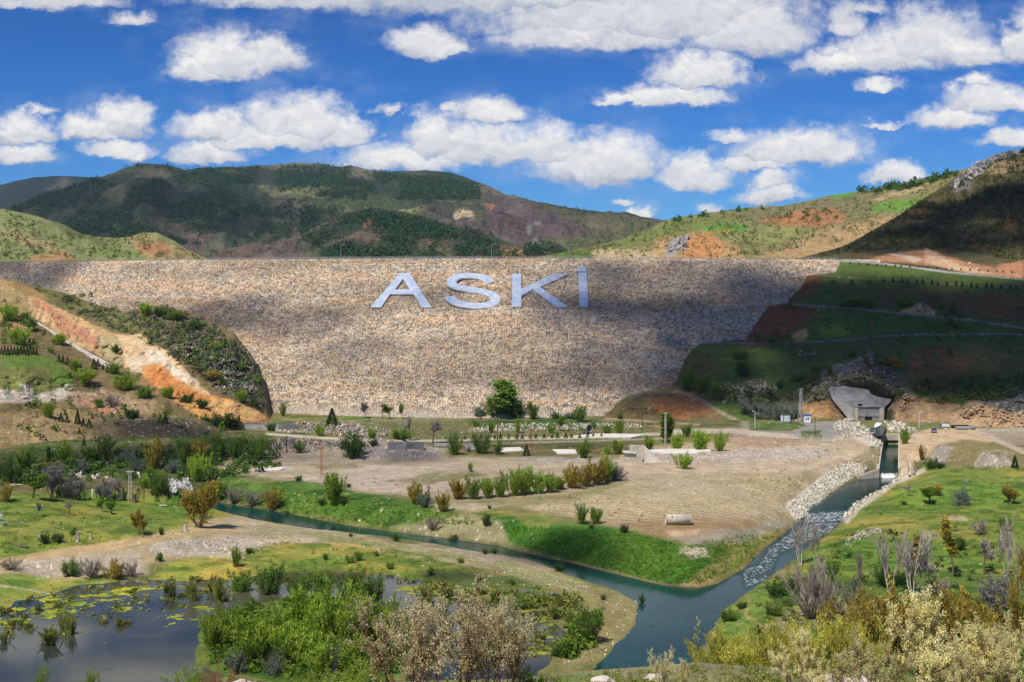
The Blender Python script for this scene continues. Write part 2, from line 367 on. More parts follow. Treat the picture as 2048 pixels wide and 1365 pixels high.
# --- mountains
def mz(amp, sc_, seed=1):
    def f(X, Y, S, PX, PY):
        env = np.clip(S * 4, 0, 1) * np.clip((1 - S) * 5, 0, 1) ** .7
        return env * amp * ((ridge(X / sc_ + .25 * fbm(X / sc_, Y / sc_, 3, 2), Y / sc_, 5, seed) - .75) + .28 * (ridge(X / sc_ * 4.1, Y / sc_ * 3.1, 4, seed + 3) - .7))
    return f
sheet('far_mountain', -260, 420, 3, "-260,370 0,370 60,356 110,352 200,355 260,362 420,380", "-260,540 420,540", "-260,6200 420,6200", "-260,4600 420,4600", 60,
      (.010, .022, .016), [], mz(160, 900), m='mountain', back=(900, 300), jag=1.5, nscale=60)
PUR = (.095, .078, .072); FOR = (.018, .040, .020); GRN = (.19, .20, .085); OLV = (.10, .105, .05); CRM = (.50, .40, .26); RED = (.26, .12, .07)
sheet('mountain_range', -260, 1500, 2.2,
      "-260,420 0,418 40,408 100,384 150,371 230,345 250,336 280,328 300,327 330,330 372,341 400,336 480,335 520,332 600,326 640,328 672,334 700,332 760,345 850,341 900,345 935,356 975,372 1010,388 1060,400 1120,413 1200,424 1260,432 1320,440 1400,470 1500,500",
      "-260,575 1500,575", "-260,3000 250,3300 600,3900 900,3500 1320,2900 1500,2700", "-260,1900 1500,1700", 190, PUR, [
      ("-260,410 0,400 200,350 300,320 400,330 620,430 640,520 -260,560", OLV, 20, 40, .6),
      ("0,420 150,360 300,320 420,330 560,430 640,440 420,500 160,450", FOR, 22, 36, .85),
      ("380,335 520,335 660,360 700,420 560,400 430,360", FOR, 12, 26, .8),
      ("480,325 620,320 700,335 780,345 700,352 560,340", (.15, .14, .085), 6, 4, .9),
      ("520,375 620,372 720,380 800,395 860,420 800,440 700,440 620,420", GRN, 10, 12, .9),
      ("330,420 430,400 480,415 420,440", GRN, 8, 10, .6),
      ("660,350 820,355 900,380 860,400 760,385 660,372", FOR, 8, 18, .85),
      ("840,345 905,343 960,365 950,390 880,395 830,375", FOR, 6, 10, .9),
      ("760,345 850,342 845,372 790,368", (.17, .14, .09), 5, 5, .8),
      ("930,360 1060,398 1000,392 960,385", (.17, .14, .09), 4, 3, .8),
      ("960,400 1060,415 1200,450 1240,480 1150,510 1000,470 920,440", (.105, .066, .070), 14, 14, .8),
      ("1080,405 1200,424 1330,440 1400,470 1250,500 1180,460 1120,430", (.12, .115, .055), 10, 12, .9),
      ("1060,480 1200,470 1300,490 1100,515", (.09, .12, .035), 8, 8, .8),
      ("880,380 980,400 960,440 900,420", OLV, 10, 14, .8), ("160,455 330,440 420,470 400,520 200,520", (.13, .085, .075), 12, 20, .8),
      (line("665,372 700,375 728,381", 3.5), CRM, 1.5, 1, .95), (line("870,401 915,405 960,409 990,411", 2.6), (.40, .24, .13), 1.2, 1, .9),
      ("905,428 925,418 945,425 945,438 925,432 912,440", CRM, 2.5, 4, .9), ("965,405 990,408 985,422 968,418", (.36, .17, .09), 2.5, 4, .8),
      ("1050,455 1080,440 1085,446 1058,470", (.20, .19, .19), 3, 4, .7), ("1058,480 1078,474 1074,492 1060,492", (.20, .19, .19), 3, 3, .6),
      ], mz(210, 620, 4), m='mountain', back=(700, 260), jag=1.6, jsc=22, nscale=38, stone=6, pw=1.2)
sheet('wooded_foothill', -40, 1230, 2.2,
      "-40,520 330,520 440,500 500,492 560,484 600,472 640,450 690,426 735,418 790,421 850,434 910,452 970,468 1020,486 1080,498 1130,512 1230,524",
      "-40,560 1230,560", "-40,2100 700,2300 1230,2000", "-40,1500 1230,1450", 90, (.12, .085, .065), [
      ("590,485 690,428 735,418 860,432 900,470 820,480 730,455 640,480", FOR, 8, 14, .95),
      ("900,450 980,468 1080,500 1040,520 960,500 880,480", (.02, .05, .02), 7, 10, .9),
      ("560,500 650,485 760,500 780,525 540,525", (.025, .058, .02), 8, 10, .9),
      ("470,520 560,490 620,500 600,525", (.14, .10, .085), 8, 10, .8),
      ("720,440 740,438 745,462 728,460", (.24, .11, .08), 3, 3, .8),
      ("1000,490 1060,495 1110,525 1000,525", (.26, .14, .07), 8, 8, .85), ("1030,508 1060,505 1062,518 1036,518", (.42, .24, .11), 3, 3, .9),
      ("800,500 880,495 930,520 800,525", GRN, 8, 8, .6)], mz(85, 300, 9), m='mountain', back=(260, 120), jag=1.3, jsc=16, nscale=22, stone=4)
LG = (.20, .22, .085)
sheet('left_grassy_hill', -260, 460, 1.7,
      "-260,390 -60,405 0,417 60,429 120,447 160,466 190,474 230,477 262,474 285,466 315,466 345,481 380,502 420,521 460,536",
      "-260,560 460,560", "-260,1150 0,1120 262,1080 460,1010", "-260,800 460,860", 90, LG, [
      ("-260,500 100,520 140,545 -260,555", (.17, .19, .07), 10, 8, .9),
      ("240,475 290,466 380,505 430,525 300,525 270,495", (.30, .23, .10), 6, 6, .85),
      ("60,515 130,500 160,522 60,530", (.36, .20, .09), 6, 6, .85), ("265,490 330,485 350,510 290,508", (.36, .16, .07), 5, 6, .75),
      ("0,455 90,480 120,500 40,490", (.36, .25, .13), 5, 7, .7), ("100,440 180,470 240,500 130,470", (.10, .13, .04), 5, 6, .8),
      ("200,495 280,505 270,515 180,508", (.13, .19, .045), 4, 4, .8)], mz(20, 110, 12), m='hill', back=(200, 60), jag=1.2, jsc=12, nscale=12, stone=1.6)
# --- sunny hills right of the dam
TAN = (.36, .25, .12); OGR = (.20, .19, .075)
sheet('right_sunny_hill', 990, 2150, 1.7,
      "990,530 1040,520 1100,510 1180,494 1240,480 1300,458 1330,441 1385,431 1430,424 1500,415 1560,412 1610,404 1660,391 1700,385 1745,381 1780,371 1850,360 1900,345 1960,332 2150,300",
      "990,560 2150,560", "990,1000 1300,1250 1700,1450 2150,1300", "990,760 2150,720", 150, OGR, [
      ("1180,500 1330,445 1420,430 1500,440 1420,470 1300,480 1220,505", (.15, .19, .05), 8, 8, .9),
      ("1390,455 1490,448 1500,462 1430,470", (.10, .24, .03), 4, 4, .9),
      ("1450,425 1560,414 1620,405 1700,388 1760,384 1760,420 1620,440 1480,440", (.17, .15, .075), 8, 10, .8),
      ("1520,442 1570,428 1620,418 1660,416 1690,430 1690,442 1640,456 1560,450", (.34, .16, .07), 4, 5, .9),
      ("1415,466 1450,458 1470,460 1440,468", (.36, .15, .06), 3, 2, .8),
      ("1440,465 1560,455 1620,462 1560,485 1440,480", (.22, .24, .075), 5, 4, .8),
      ("1560,495 1640,462 1760,432 1820,425 1640,520 1500,525", TAN, 8, 10, .9),
      ("1740,412 1780,402 1845,398 1845,416 1800,424 1745,424", (.12, .25, .035), 3, 3, .9),
      ("1655,392 1700,385 1715,391 1670,397", (.09, .26, .03), 2.5, 2, .95), ("1430,418 1490,416 1500,421 1440,424", (.06, .17, .03), 2, 1, .9),
      ("1730,405 1800,382 1860,372 1780,395", (.46, .32, .17), 4, 5, .8), ("1840,365 1920,350 1940,370 1860,390", (.22, .19, .07), 5, 5, .7),
      ("1310,480 1400,460 1470,490 1500,525 1300,525", (.40, .25, .11), 6, 8, .9), ("1368,480 1420,465 1450,500 1420,522 1370,520", (.48, .23, .09), 5, 7, .9),
      ("1330,495 1350,475 1378,472 1372,498 1345,512 1328,512", (.30, .28, .25), 3, 5, .95, .5),
      ("1180,500 1230,498 1310,500 1330,522 1180,522", (.46, .35, .20), 5, 7, .8, .3), ("1120,500 1180,500 1190,520 1100,520", (.10, .15, .035), 4, 5, .9)],
      mz(30, 150, 21), m='hill', back=(240, 70), jag=1.5, jsc=12, nscale=14, stone=1.8)
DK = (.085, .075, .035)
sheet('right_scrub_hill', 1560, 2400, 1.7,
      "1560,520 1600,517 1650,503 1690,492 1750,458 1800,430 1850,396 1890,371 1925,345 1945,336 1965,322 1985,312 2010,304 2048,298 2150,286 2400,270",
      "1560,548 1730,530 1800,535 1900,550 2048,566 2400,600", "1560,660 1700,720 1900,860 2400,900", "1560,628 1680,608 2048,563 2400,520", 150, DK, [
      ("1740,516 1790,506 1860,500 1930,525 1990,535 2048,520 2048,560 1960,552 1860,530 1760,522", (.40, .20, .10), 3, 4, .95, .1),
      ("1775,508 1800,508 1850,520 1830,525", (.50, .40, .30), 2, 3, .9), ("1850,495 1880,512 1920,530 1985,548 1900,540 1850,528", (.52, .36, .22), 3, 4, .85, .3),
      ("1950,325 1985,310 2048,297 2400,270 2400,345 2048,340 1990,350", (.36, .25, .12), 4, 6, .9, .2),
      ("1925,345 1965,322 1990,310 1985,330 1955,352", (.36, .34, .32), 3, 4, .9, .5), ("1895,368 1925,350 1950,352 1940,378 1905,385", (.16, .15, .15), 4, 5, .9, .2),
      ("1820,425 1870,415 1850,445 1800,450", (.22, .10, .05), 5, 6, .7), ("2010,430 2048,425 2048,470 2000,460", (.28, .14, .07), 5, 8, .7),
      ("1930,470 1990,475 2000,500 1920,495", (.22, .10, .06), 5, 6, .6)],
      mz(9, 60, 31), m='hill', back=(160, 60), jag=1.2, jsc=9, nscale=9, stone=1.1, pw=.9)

# --- the dam: one sheet of worley-cell boulders
ZC = 64.5
def toeY(px): return itp(px, "-400,775 -200,740 -100,720 0,690 200,645 420,610 700,585 1000,577 1300,585 1500,593 1680,602 2400,650") - 1.7 * ZC
def damY(px, py): return (toeY(px) + 1.7 * CH) / (1 + 1.7 * (py - HY) / F)
dam = empty('dam', (0, 470, 0)); tag(dam, "wide rockfill dam of pale and grey boulders closing the valley", "dam")
def child(o, par): o.parent = par; o.matrix_parent_inverse = par.matrix_world.inverted() if False else __import__('mathutils').Matrix.Translation(-Vector(par.location)); return o
def build_dam():
    nu, nv = 1700, 360; px = np.linspace(-150, 1760, nu); z = np.linspace(-3, ZC, nv)
    PX, Z = np.meshgrid(px, z); Y = toeY(PX) + 1.7 * Z; X = (PX - CX) * Y / F
    a, b_ = X, Z * 1.97
    i1, f1, f2, tx, ty = worley(a / 1.02, b_ / .82, 3); i2, g1, g2, sx, sy = worley(a / 2.3 + 50, b_ / 1.9, 13)
    big = i2 > .93
    hgt = np.where(big, .7 * np.clip(.62 - g1, 0, 1), .52 * (1 - f1) * (.3 + i1)) + (tx * (i1 - .5) + ty * (vn(i1 * 91, i1 * 37, 4) - .5)) * .5
    gap = ss(0, .22, f2 - f1); hgt = hgt * .8 + .35 * gap
    env = np.clip((ZC - Z) / 1.5, 0.25, 1)
    hgt = hgt * env + .6 * (fbm(a / 22, b_ / 22, 3, 8) - .5)
    V = np.stack([X, Y - hgt * .5, Z + hgt * .86], -1).reshape(-1, 3)
    pal = np.array([(.56, .48, .37), (.47, .42, .35), (.62, .54, .42), (.50, .37, .24), (.35, .31, .28), (.22, .20, .19), (.56, .44, .30), (.42, .36, .28), (.30, .26, .23), (.66, .59, .48)])
    idc = np.where(big, (i2 * 97) % 1, i1); c = pal[(idc.ravel() * 9.99).astype(int)]
    band = fbm(a / 60, b_ / 14, 4, 41).ravel()
    dk = ss(.46, .7, band)[:, None]; c = c * (1 - .28 * dk) + np.array((.02, .012, .004)) * dk
    stn = ss(.55, .75, fbm(a / 35 + 5, b_ / 9, 4, 44)).ravel()[:, None] * .35
    c = c * (1 - stn) + c * np.array((1.15, .85, .62)) * stn
    gap_shade = (gap.ravel() * .42 + .58)[:, None]  # gaps darkened in the colour, standing in for shade between boulders
    c = c * gap_shade * np.array((1.02, .98, .92)) * (.86 + .28 * fbm(a / 9, b_ / 5, 4, 71)).ravel()[:, None]
    toe = ss(3.5, 0., Z.ravel() + 3 * (vn(a.ravel() / 3, b_.ravel() / 3, 3) - .5)) * .6
    c = c * (1 - toe[:, None]) + np.array((.46, .41, .34)) * toe[:, None]
    top = V.reshape(nv, nu, 3)[-1].copy()
    e1 = top.copy(); e1[:, 1] += .7; e1[:, 2] = ZC + .25
    V = np.concatenate([V, e1]); c = np.concatenate([c, c[-nu:]])
    o = mesh('rock_face', V, grid(nu, nv + 1), M['rockfill'], attrs={'Col': c}); child(o, dam); reg(V, nu, nv + 1, 4)
    t2 = e1.copy(); rows = [t2]
    for dy_, zz in ((.6, ZC + .35), (9.5, ZC + .35), (10, ZC), (110, -2)):
        r = e1.copy(); r[:, 1] += dy_; r[:, 2] = zz; rows.append(r)
    rows = [r[::6] for r in rows]; R = np.concatenate(rows); k = len(rows[0])
    o = mesh('crest_road', R, grid(k, len(rows)), M['hill'], attrs={'Col': np.tile((.20, .19, .18), (len(R), 1))}); child(o, dam)
build_dam()

# --- left spur with the orange landslide cut
OR = (.52, .28, .11); ORD = (.50, .22, .07); CR = (.66, .54, .38); BRN = (.17, .13, .06); SCR = (.10, .10, .045)
def spurY(PX, PY):
    top = itp(PX, "-260,557 0,557 30,560 60,570 130,586 190,609 250,624 280,616 330,613 380,626 430,646 470,668 500,706 520,738 533,772 545,826 575,838 640,850")
    bot = itp(PX, "-260,980 0,945 100,920 200,916 300,910 400,895 500,872 575,858 640,856"); s = np.clip((bot - PY) / (bot - top), 0, 1)
    yt = itp(PX, "-260,560 0,540 130,545 280,530 430,520 533,502 575,488 640,484"); yb = F * 53.5 / (bot - HY)
    Y = yb + (yt - yb) * s
    g = lambda cx, cy, sx, sy: np.exp(-((PX - cx) / sx) ** 2 - ((PY - cy) / sy) ** 2)
    Y = Y - 16 * g(60, 740, 120, 36) - 9 * g(430, 700, 60, 40) + 7 * g(230, 720, 90, 30) + 6 * g(330, 760, 80, 26)
    r = ridge(PX / 46, PY / 30, 5, 55) - .7; env = np.clip(s * 8, 0, 1) * np.clip((1 - s) * 8, 0, 1)
    rocky = 1 - ss(-14, 14, sdist(PX.ravel(), PY.ravel(), pl("340,640 420,660 500,710 530,780 520,815 420,770 330,700"))).reshape(PX.shape)
    cut = 1 - ss(-8, 8, sdist(PX.ravel(), PY.ravel(), pl("50,590 140,640 220,690 300,700 420,770 520,830 400,830 250,745 60,640"))).reshape(PX.shape)
    return Y + env * (r * 6 + rocky * (ridge(PX / 15 + fbm(PX / 9, PY / 9, 2, 5) * 3, PY / 13 + fbm(PX / 12, PY / 7, 2, 6) * 3, 4, 66) - .7) * 8 + cut * (ridge(PX / 22 + PY / 60, PY / 26, 4, 67) - .7) * 5)
sheet('left_spur', -260, 640, 1.55, "-260,557 0,557 30,560 60,570 130,586 190,609 250,624 280,616 330,613 380,626 430,646 470,668 500,706 520,738 533,772 545,826 575,838 640,850",
      "-260,980 0,945 100,920 200,916 300,910 400,895 500,872 575,858 640,856", spurY, None, 300, BRN, [
      ("-260,560 60,570 250,624 300,640 420,700 300,690 180,640 40,590", (.15, .14, .055), 8, 8, .9),
      ("0,557 60,575 110,600 60,600 0,580", (.34, .22, .10), 5, 5, .9), ("250,625 290,610 400,635 500,705 535,780 535,825 440,790 330,690", (.13, .11, .06), 6, 8, .9, .12),
      ("380,690 460,700 500,730 525,800 470,790 400,740", (.19, .17, .13), 6, 9, .6, .3),
      ("0,565 70,595 60,640 0,640", (.36, .27, .12), 5, 6, .8),
      (pl("55,590 90,602 150,632 235,670 260,672 250,700 262,735 225,725 150,690 60,632"), (.50, .33, .16), 3, 3, .97),
      ("60,600 85,600 130,630 190,680 200,700 150,680 90,640", (.46, .22, .12), 4, 7, .75), ("80,610 100,628 115,650 98,640", (.36, .15, .08), 2, 3, .7),
      ("60,612 100,625 112,655 80,640", (.58, .40, .20), 3, 4, .8), ("150,655 175,655 200,692 180,690", (.42, .20, .13), 3, 4, .7),
      ("195,675 235,672 260,690 245,735 200,715", (.38, .32, .17), 4, 3, .9),
      ("232,668 280,670 300,680 345,712 400,770 420,790 380,785 330,745 300,730 250,735 245,700", (.58, .42, .24), 3, 5, .97, .15),
      ("285,700 320,700 350,735 395,762 350,765 300,725", (.62, .54, .44), 3, 5, .8, .3), ("250,712 290,712 300,745 262,745", (.60, .48, .34), 3, 4, .85, .3),
      ("282,732 320,726 345,750 400,785 460,800 520,825 560,838 560,850 470,842 400,840 330,785 290,765", (.56, .29, .10), 4, 4, .97, .05),
      ("290,735 330,735 355,765 420,800 360,800 300,765", (.50, .20, .06), 4, 6, .85), ("400,800 470,805 540,835 440,835", (.60, .38, .16), 4, 5, .7, .1),
      ("265,745 300,760 340,800 290,780", (.30, .17, .09), 4, 4, .8),
      ("0,708 60,705 105,712 140,745 150,775 90,790 0,800", (.105, .17, .030), 4, 5, .95), ("0,735 90,735 120,775 60,790 0,770", (.19, .17, .06), 6, 8, .6),
      ("-20,775 50,780 80,790 140,770 150,790 100,805 -20,805", (.44, .38, .32), 4, 6, .8, .8), ("30,765 60,770 75,790 50,785", (.40, .37, .34), 3, 4, .8, .8),
      ("130,780 230,780 330,810 300,830 150,815", (.36, .25, .14), 6, 9, .7, .5), ("150,795 230,800 250,830 200,830", (.44, .20, .12), 5, 8, .6, .4),
      ("-260,840 0,830 150,820 260,850 200,890 0,900", (.30, .22, .10), 8, 12, .8, .25), ("200,830 420,840 480,870 420,900 260,870", (.12, .10, .06), 8, 12, .8, .3),
      ("10,650 45,640 60,665 20,670", (.46, .28, .12), 4, 6, .7, .4), ("-260,905 60,900 130,905 0,920", (.17, .19, .06), 5, 6, .9)],
      None, m='hill', back=(40, 22), jag=1.2, jsc=10, nscale=6, stone=.7)
# --- right bank: grass slopes with three bench roads
CONT = np.array(pl("480,1720 522,1682 545,1668 552,1612 575,1600 600,1575 607,1572 612,1535 650,1508 680,1490 686,1402 700,1382 720,1368 760,1352 775,1340 790,1270 800,1250 828,1212 900,1130"))
def bankY(PX, PY):
    ct = np.interp(PY, CONT[:, 0], CONT[:, 1]); dlt = PX - ct
    Y = damY(PX, PY) - np.where(dlt > 0, .085 * dlt + 5 * (1 - np.exp(-np.clip(dlt, 0, 1e3) / 12)), .5 * dlt)
    g = lambda cx, cy, sx, sy: np.exp(-((PX - cx) / sx) ** 2 - ((PY - cy) / sy) ** 2)
    Y = Y - 26 * g(1720, 775, 120, 52) - 12 * g(1730, 720, 60, 40) - 15 * g(2060, 800, 110, 40) - 8 * g(1840, 612, 28, 12) - 7 * g(1605, 668, 24, 12) - 10 * g(1300, 805, 60, 22)
    env = ss(0, 30, dlt); fc = sdist(PX.ravel(), PY.ravel(), pl('1659,779 1676,773 1704,774 1736,779 1766,795 1784,799 1770,815 1768,870 1712,870 1697,838 1664,797')).reshape(PX.shape)
    k_ = 1 - ss(-2, 26, fc); Y = Y * (1 - k_) + (448 + (842 - PY) * .10) * k_; env = env * ss(2, 22, fc)
    rocky = 1 - ss(-16, 16, sdist(PX.ravel(), PY.ravel(), pl("1730,695 1800,740 1830,800 1780,820 1560,800 1600,770"))).reshape(PX.shape)
    rocky2 = 1 - ss(-14, 14, sdist(PX.ravel(), PY.ravel(), pl("1900,800 1960,780 2048,780 2300,800 2300,870 1900,850"))).reshape(PX.shape)
    Y = Y + env * ((ridge(PX / 60, PY / 34, 4, 75) - .7) * 4 + (rocky + rocky2 * .55) * (ridge(PX / 18 + PY / 22 + fbm(PX / 9, PY / 9, 2, 5) * 3, PY / 15 + fbm(PX / 12, PY / 7, 2, 6) * 3, 4, 76) - .7) * 7)
    return Y
GD = (.078, .118, .028); RBR = (.20, .075, .035)
sheet('right_bank', 1130, 2400, 1.6, "1130,770 1212,770 1300,700 1340,660 1400,640 1500,590 1560,540 1600,522 1690,519 1740,523 1800,530 1900,543 2048,557 2400,592",
      "1130,846 1300,850 1400,858 1500,864 1650,856 1780,856 1830,864 1900,862 2048,880 2400,905", bankY, None, 270, GD, [
      ("1560,620 1700,625 1900,640 2400,660 2400,690 1700,680 1500,690", (.065, .125, .024), 8, 12, .8),
      ("1440,605 1580,607 1640,625 1590,660 1540,690 1480,690", RBR, 8, 8, .95, .1), ("1600,545 1640,545 1630,590 1560,605", RBR, 6, 8, .8, .08),
      ("1680,570 1850,580 2100,600 2100,650 1900,630 1750,610", (.11, .085, .03), 10, 10, .75), ("1900,590 2100,590 2100,640 1960,630", (.19, .07, .035), 10, 12, .6),
      ("1360,700 1420,700 1450,750 1380,780 1340,770", (.12, .08, .03), 8, 10, .6), ("1820,700 1900,690 1960,730 1900,780 1820,760", (.24, .10, .04), 10, 12, .65),
      ("1930,690 2048,690 2048,740 1950,760", (.15, .11, .04), 10, 12, .5),
      ("1560,800 1640,755 1735,697 1790,735 1830,790 1830,830 1560,845", (.17, .145, .085), 8, 8, .92, .25), ("1640,745 1740,705 1750,725 1650,765", (.30, .27, .18), 4, 9, .6, .5),
      ("1740,740 1790,735 1800,780 1750,785", (.10, .09, .085), 5, 6, .7, .2),
      ("1600,805 1670,800 1690,835 1590,840", (.36, .20, .08), 5, 7, .85), ("1780,800 1850,790 1920,810 1910,845 1790,845", (.34, .22, .12), 5, 7, .9, .1),
      ("1840,755 1950,750 2048,780 1950,810 1850,800", (.06, .09, .02), 8, 9, .7),
      ("1900,835 1940,805 2048,775 2400,790 2400,880 1900,865", (.40, .27, .16), 5, 7, .95, .15), ("1950,800 2048,775 2400,780 2400,830 2020,825", (.13, .13, .12), 5, 6, .9, .4),
      ("1130,900 1210,825 1290,775 1350,772 1420,800 1450,845 1400,870", (.16, .12, .055), 5, 5, .95, .05), ("1290,800 1380,785 1430,830 1330,840", (.33, .14, .055), 6, 7, .85),
      (line("1350,782 1400,800 1450,830 1480,845", 7), (.33, .26, .18), 3, 2, .7),
      ("1430,770 1530,760 1560,800 1440,800", (.15, .13, .07), 6, 8, .7, .6),
      ("1800,622 1840,606 1872,622 1870,632 1795,630", (.48, .33, .18), 2.5, 3, .95, .2), ("1572,684 1590,666 1612,658 1618,672 1600,686", (.42, .28, .13), 2.5, 3, .95, .1),
      (line("1402,686 1500,687 1600,685 1680,681 1750,673 1850,669 2048,668 2400,668", 4), (.20, .18, .13), 1.4, 1, .8, .2),
      (line("1572,607 1640,613 1700,617 1780,625 1850,632 1950,642 2048,657 2400,700", 4.5), (.22, .19, .14), 1.4, 1, .8, .2),
      (line("1612,549 1700,555 1800,561 1900,569 2048,577 2400,590", 3), (.17, .14, .08), 1.4, 1.5, .8, .1),
      (line("1682,521 1740,524 1800,531 1900,544 2048,558 2400,592", 6), (.30, .28, .26), 1.2, .5, .97)],
      None, m='hill', back=(14, 2), nscale=7, stone=.7)

# --- valley floor
CTRL = """0,950,1 0,1060,0 200,1000,.5 400,1060,-1.2 200,1120,-2.8 0,1150,-3.2 600,1110,-4 800,1130,-4 450,1130,-4.1 1000,1160,-4 1220,1200,-3.8 1150,1330,-3.6
600,960,0 900,920,0 1200,950,0 1500,930,0 1300,1000,0 1150,1020,0 1250,1050,-.3 800,1020,-1 600,1000,-1.5 450,970,-1 700,850,0 1000,840,0 1400,860,.5 1700,870,1.2 1900,870,1.8 1782,868,.3 1740,843,3.9 1700,848,2.4 1790,848,2.6 1760,862,.6 1840,885,.6 1740,900,-.6 1830,925,-1.2 2048,880,2
1850,935,-.5 1950,890,2.5 2048,940,0 1720,1040,-3.2 1900,1050,-2.5 2048,1050,-2 1600,1200,-3 1900,1200,-3 1500,1290,-3.5 2048,1300,-3 100,900,2 300,890,2 -200,1000,1 2300,1000,0 1800,1350,-3"""
CTRL = np.array([[float(v) for v in q.split(',')] for q in CTRL.split()])
CTY = F * (CH - CTRL[:, 2]) / (CTRL[:, 1] - HY); CTX = (CTRL[:, 0] - CX) * CTY / F
RIV = pl("430,1004 455,1010 520,1018 600,1033 700,1053 800,1067 900,1079 1000,1094 1060,1109 1150,1129 1230,1149 1290,1164 1340,1174 1400,1177 1440,1167 1490,1139 1530,1099 1570,1069 1600,1044 1622,1015 1652,998 1700,968 1738,953 1758,950 1762,951 1780,951 1796,950 1793,953 1790,958 1762,976 1702,1010 1682,1040 1642,1075 1602,1102 1562,1134 1532,1158 1482,1188 1442,1218 1420,1250 1392,1300 1366,1345 1340,1390 1190,1360 1240,1300 1283,1250 1289,1205 1252,1184 1200,1166 1130,1141 1060,1117 1000,1107 930,1097 870,1084 780,1072 700,1063 640,1057 560,1046 500,1034 455,1023 430,1014")
POND = pl("-300,1238 0,1225 45,1204 110,1190 165,1170 260,1163 350,1164 450,1160 520,1156 600,1170 700,1160 760,1152 850,1166 980,1185 1060,1183 1130,1190 1165,1215 1160,1250 1120,1290 1090,1330 1060,1400 -300,1400")
ISL = pl("405,1275 432,1225 520,1205 600,1188 700,1196 800,1222 840,1262 850,1310 800,1352 700,1348 590,1366 470,1350 400,1325")
ISL2 = pl("1010,1215 1070,1235 1120,1275 1080,1262 1030,1240")
RW = toworld(RIV, -5.); CHW = toworld(pl('1759,941 1768,889 1797,889 1796,941'), -3.); PW = toworld(POND, -4.7); IW = toworld(ISL, -4.3); MW = toworld(pl("880,1150 1150,1185 1250,1200 1280,1215 1270,1260 1180,1330 1130,1330 1180,1240 1100,1185 960,1170"), -2.6)
GREEN = (.17, .22, .04); GRN2 = (.085, .17, .026); YGR = (.23, .24, .06); DIRT = (.42, .33, .22); GDIRT = (.37, .305, .215); GRAV = (.40, .36, .30)
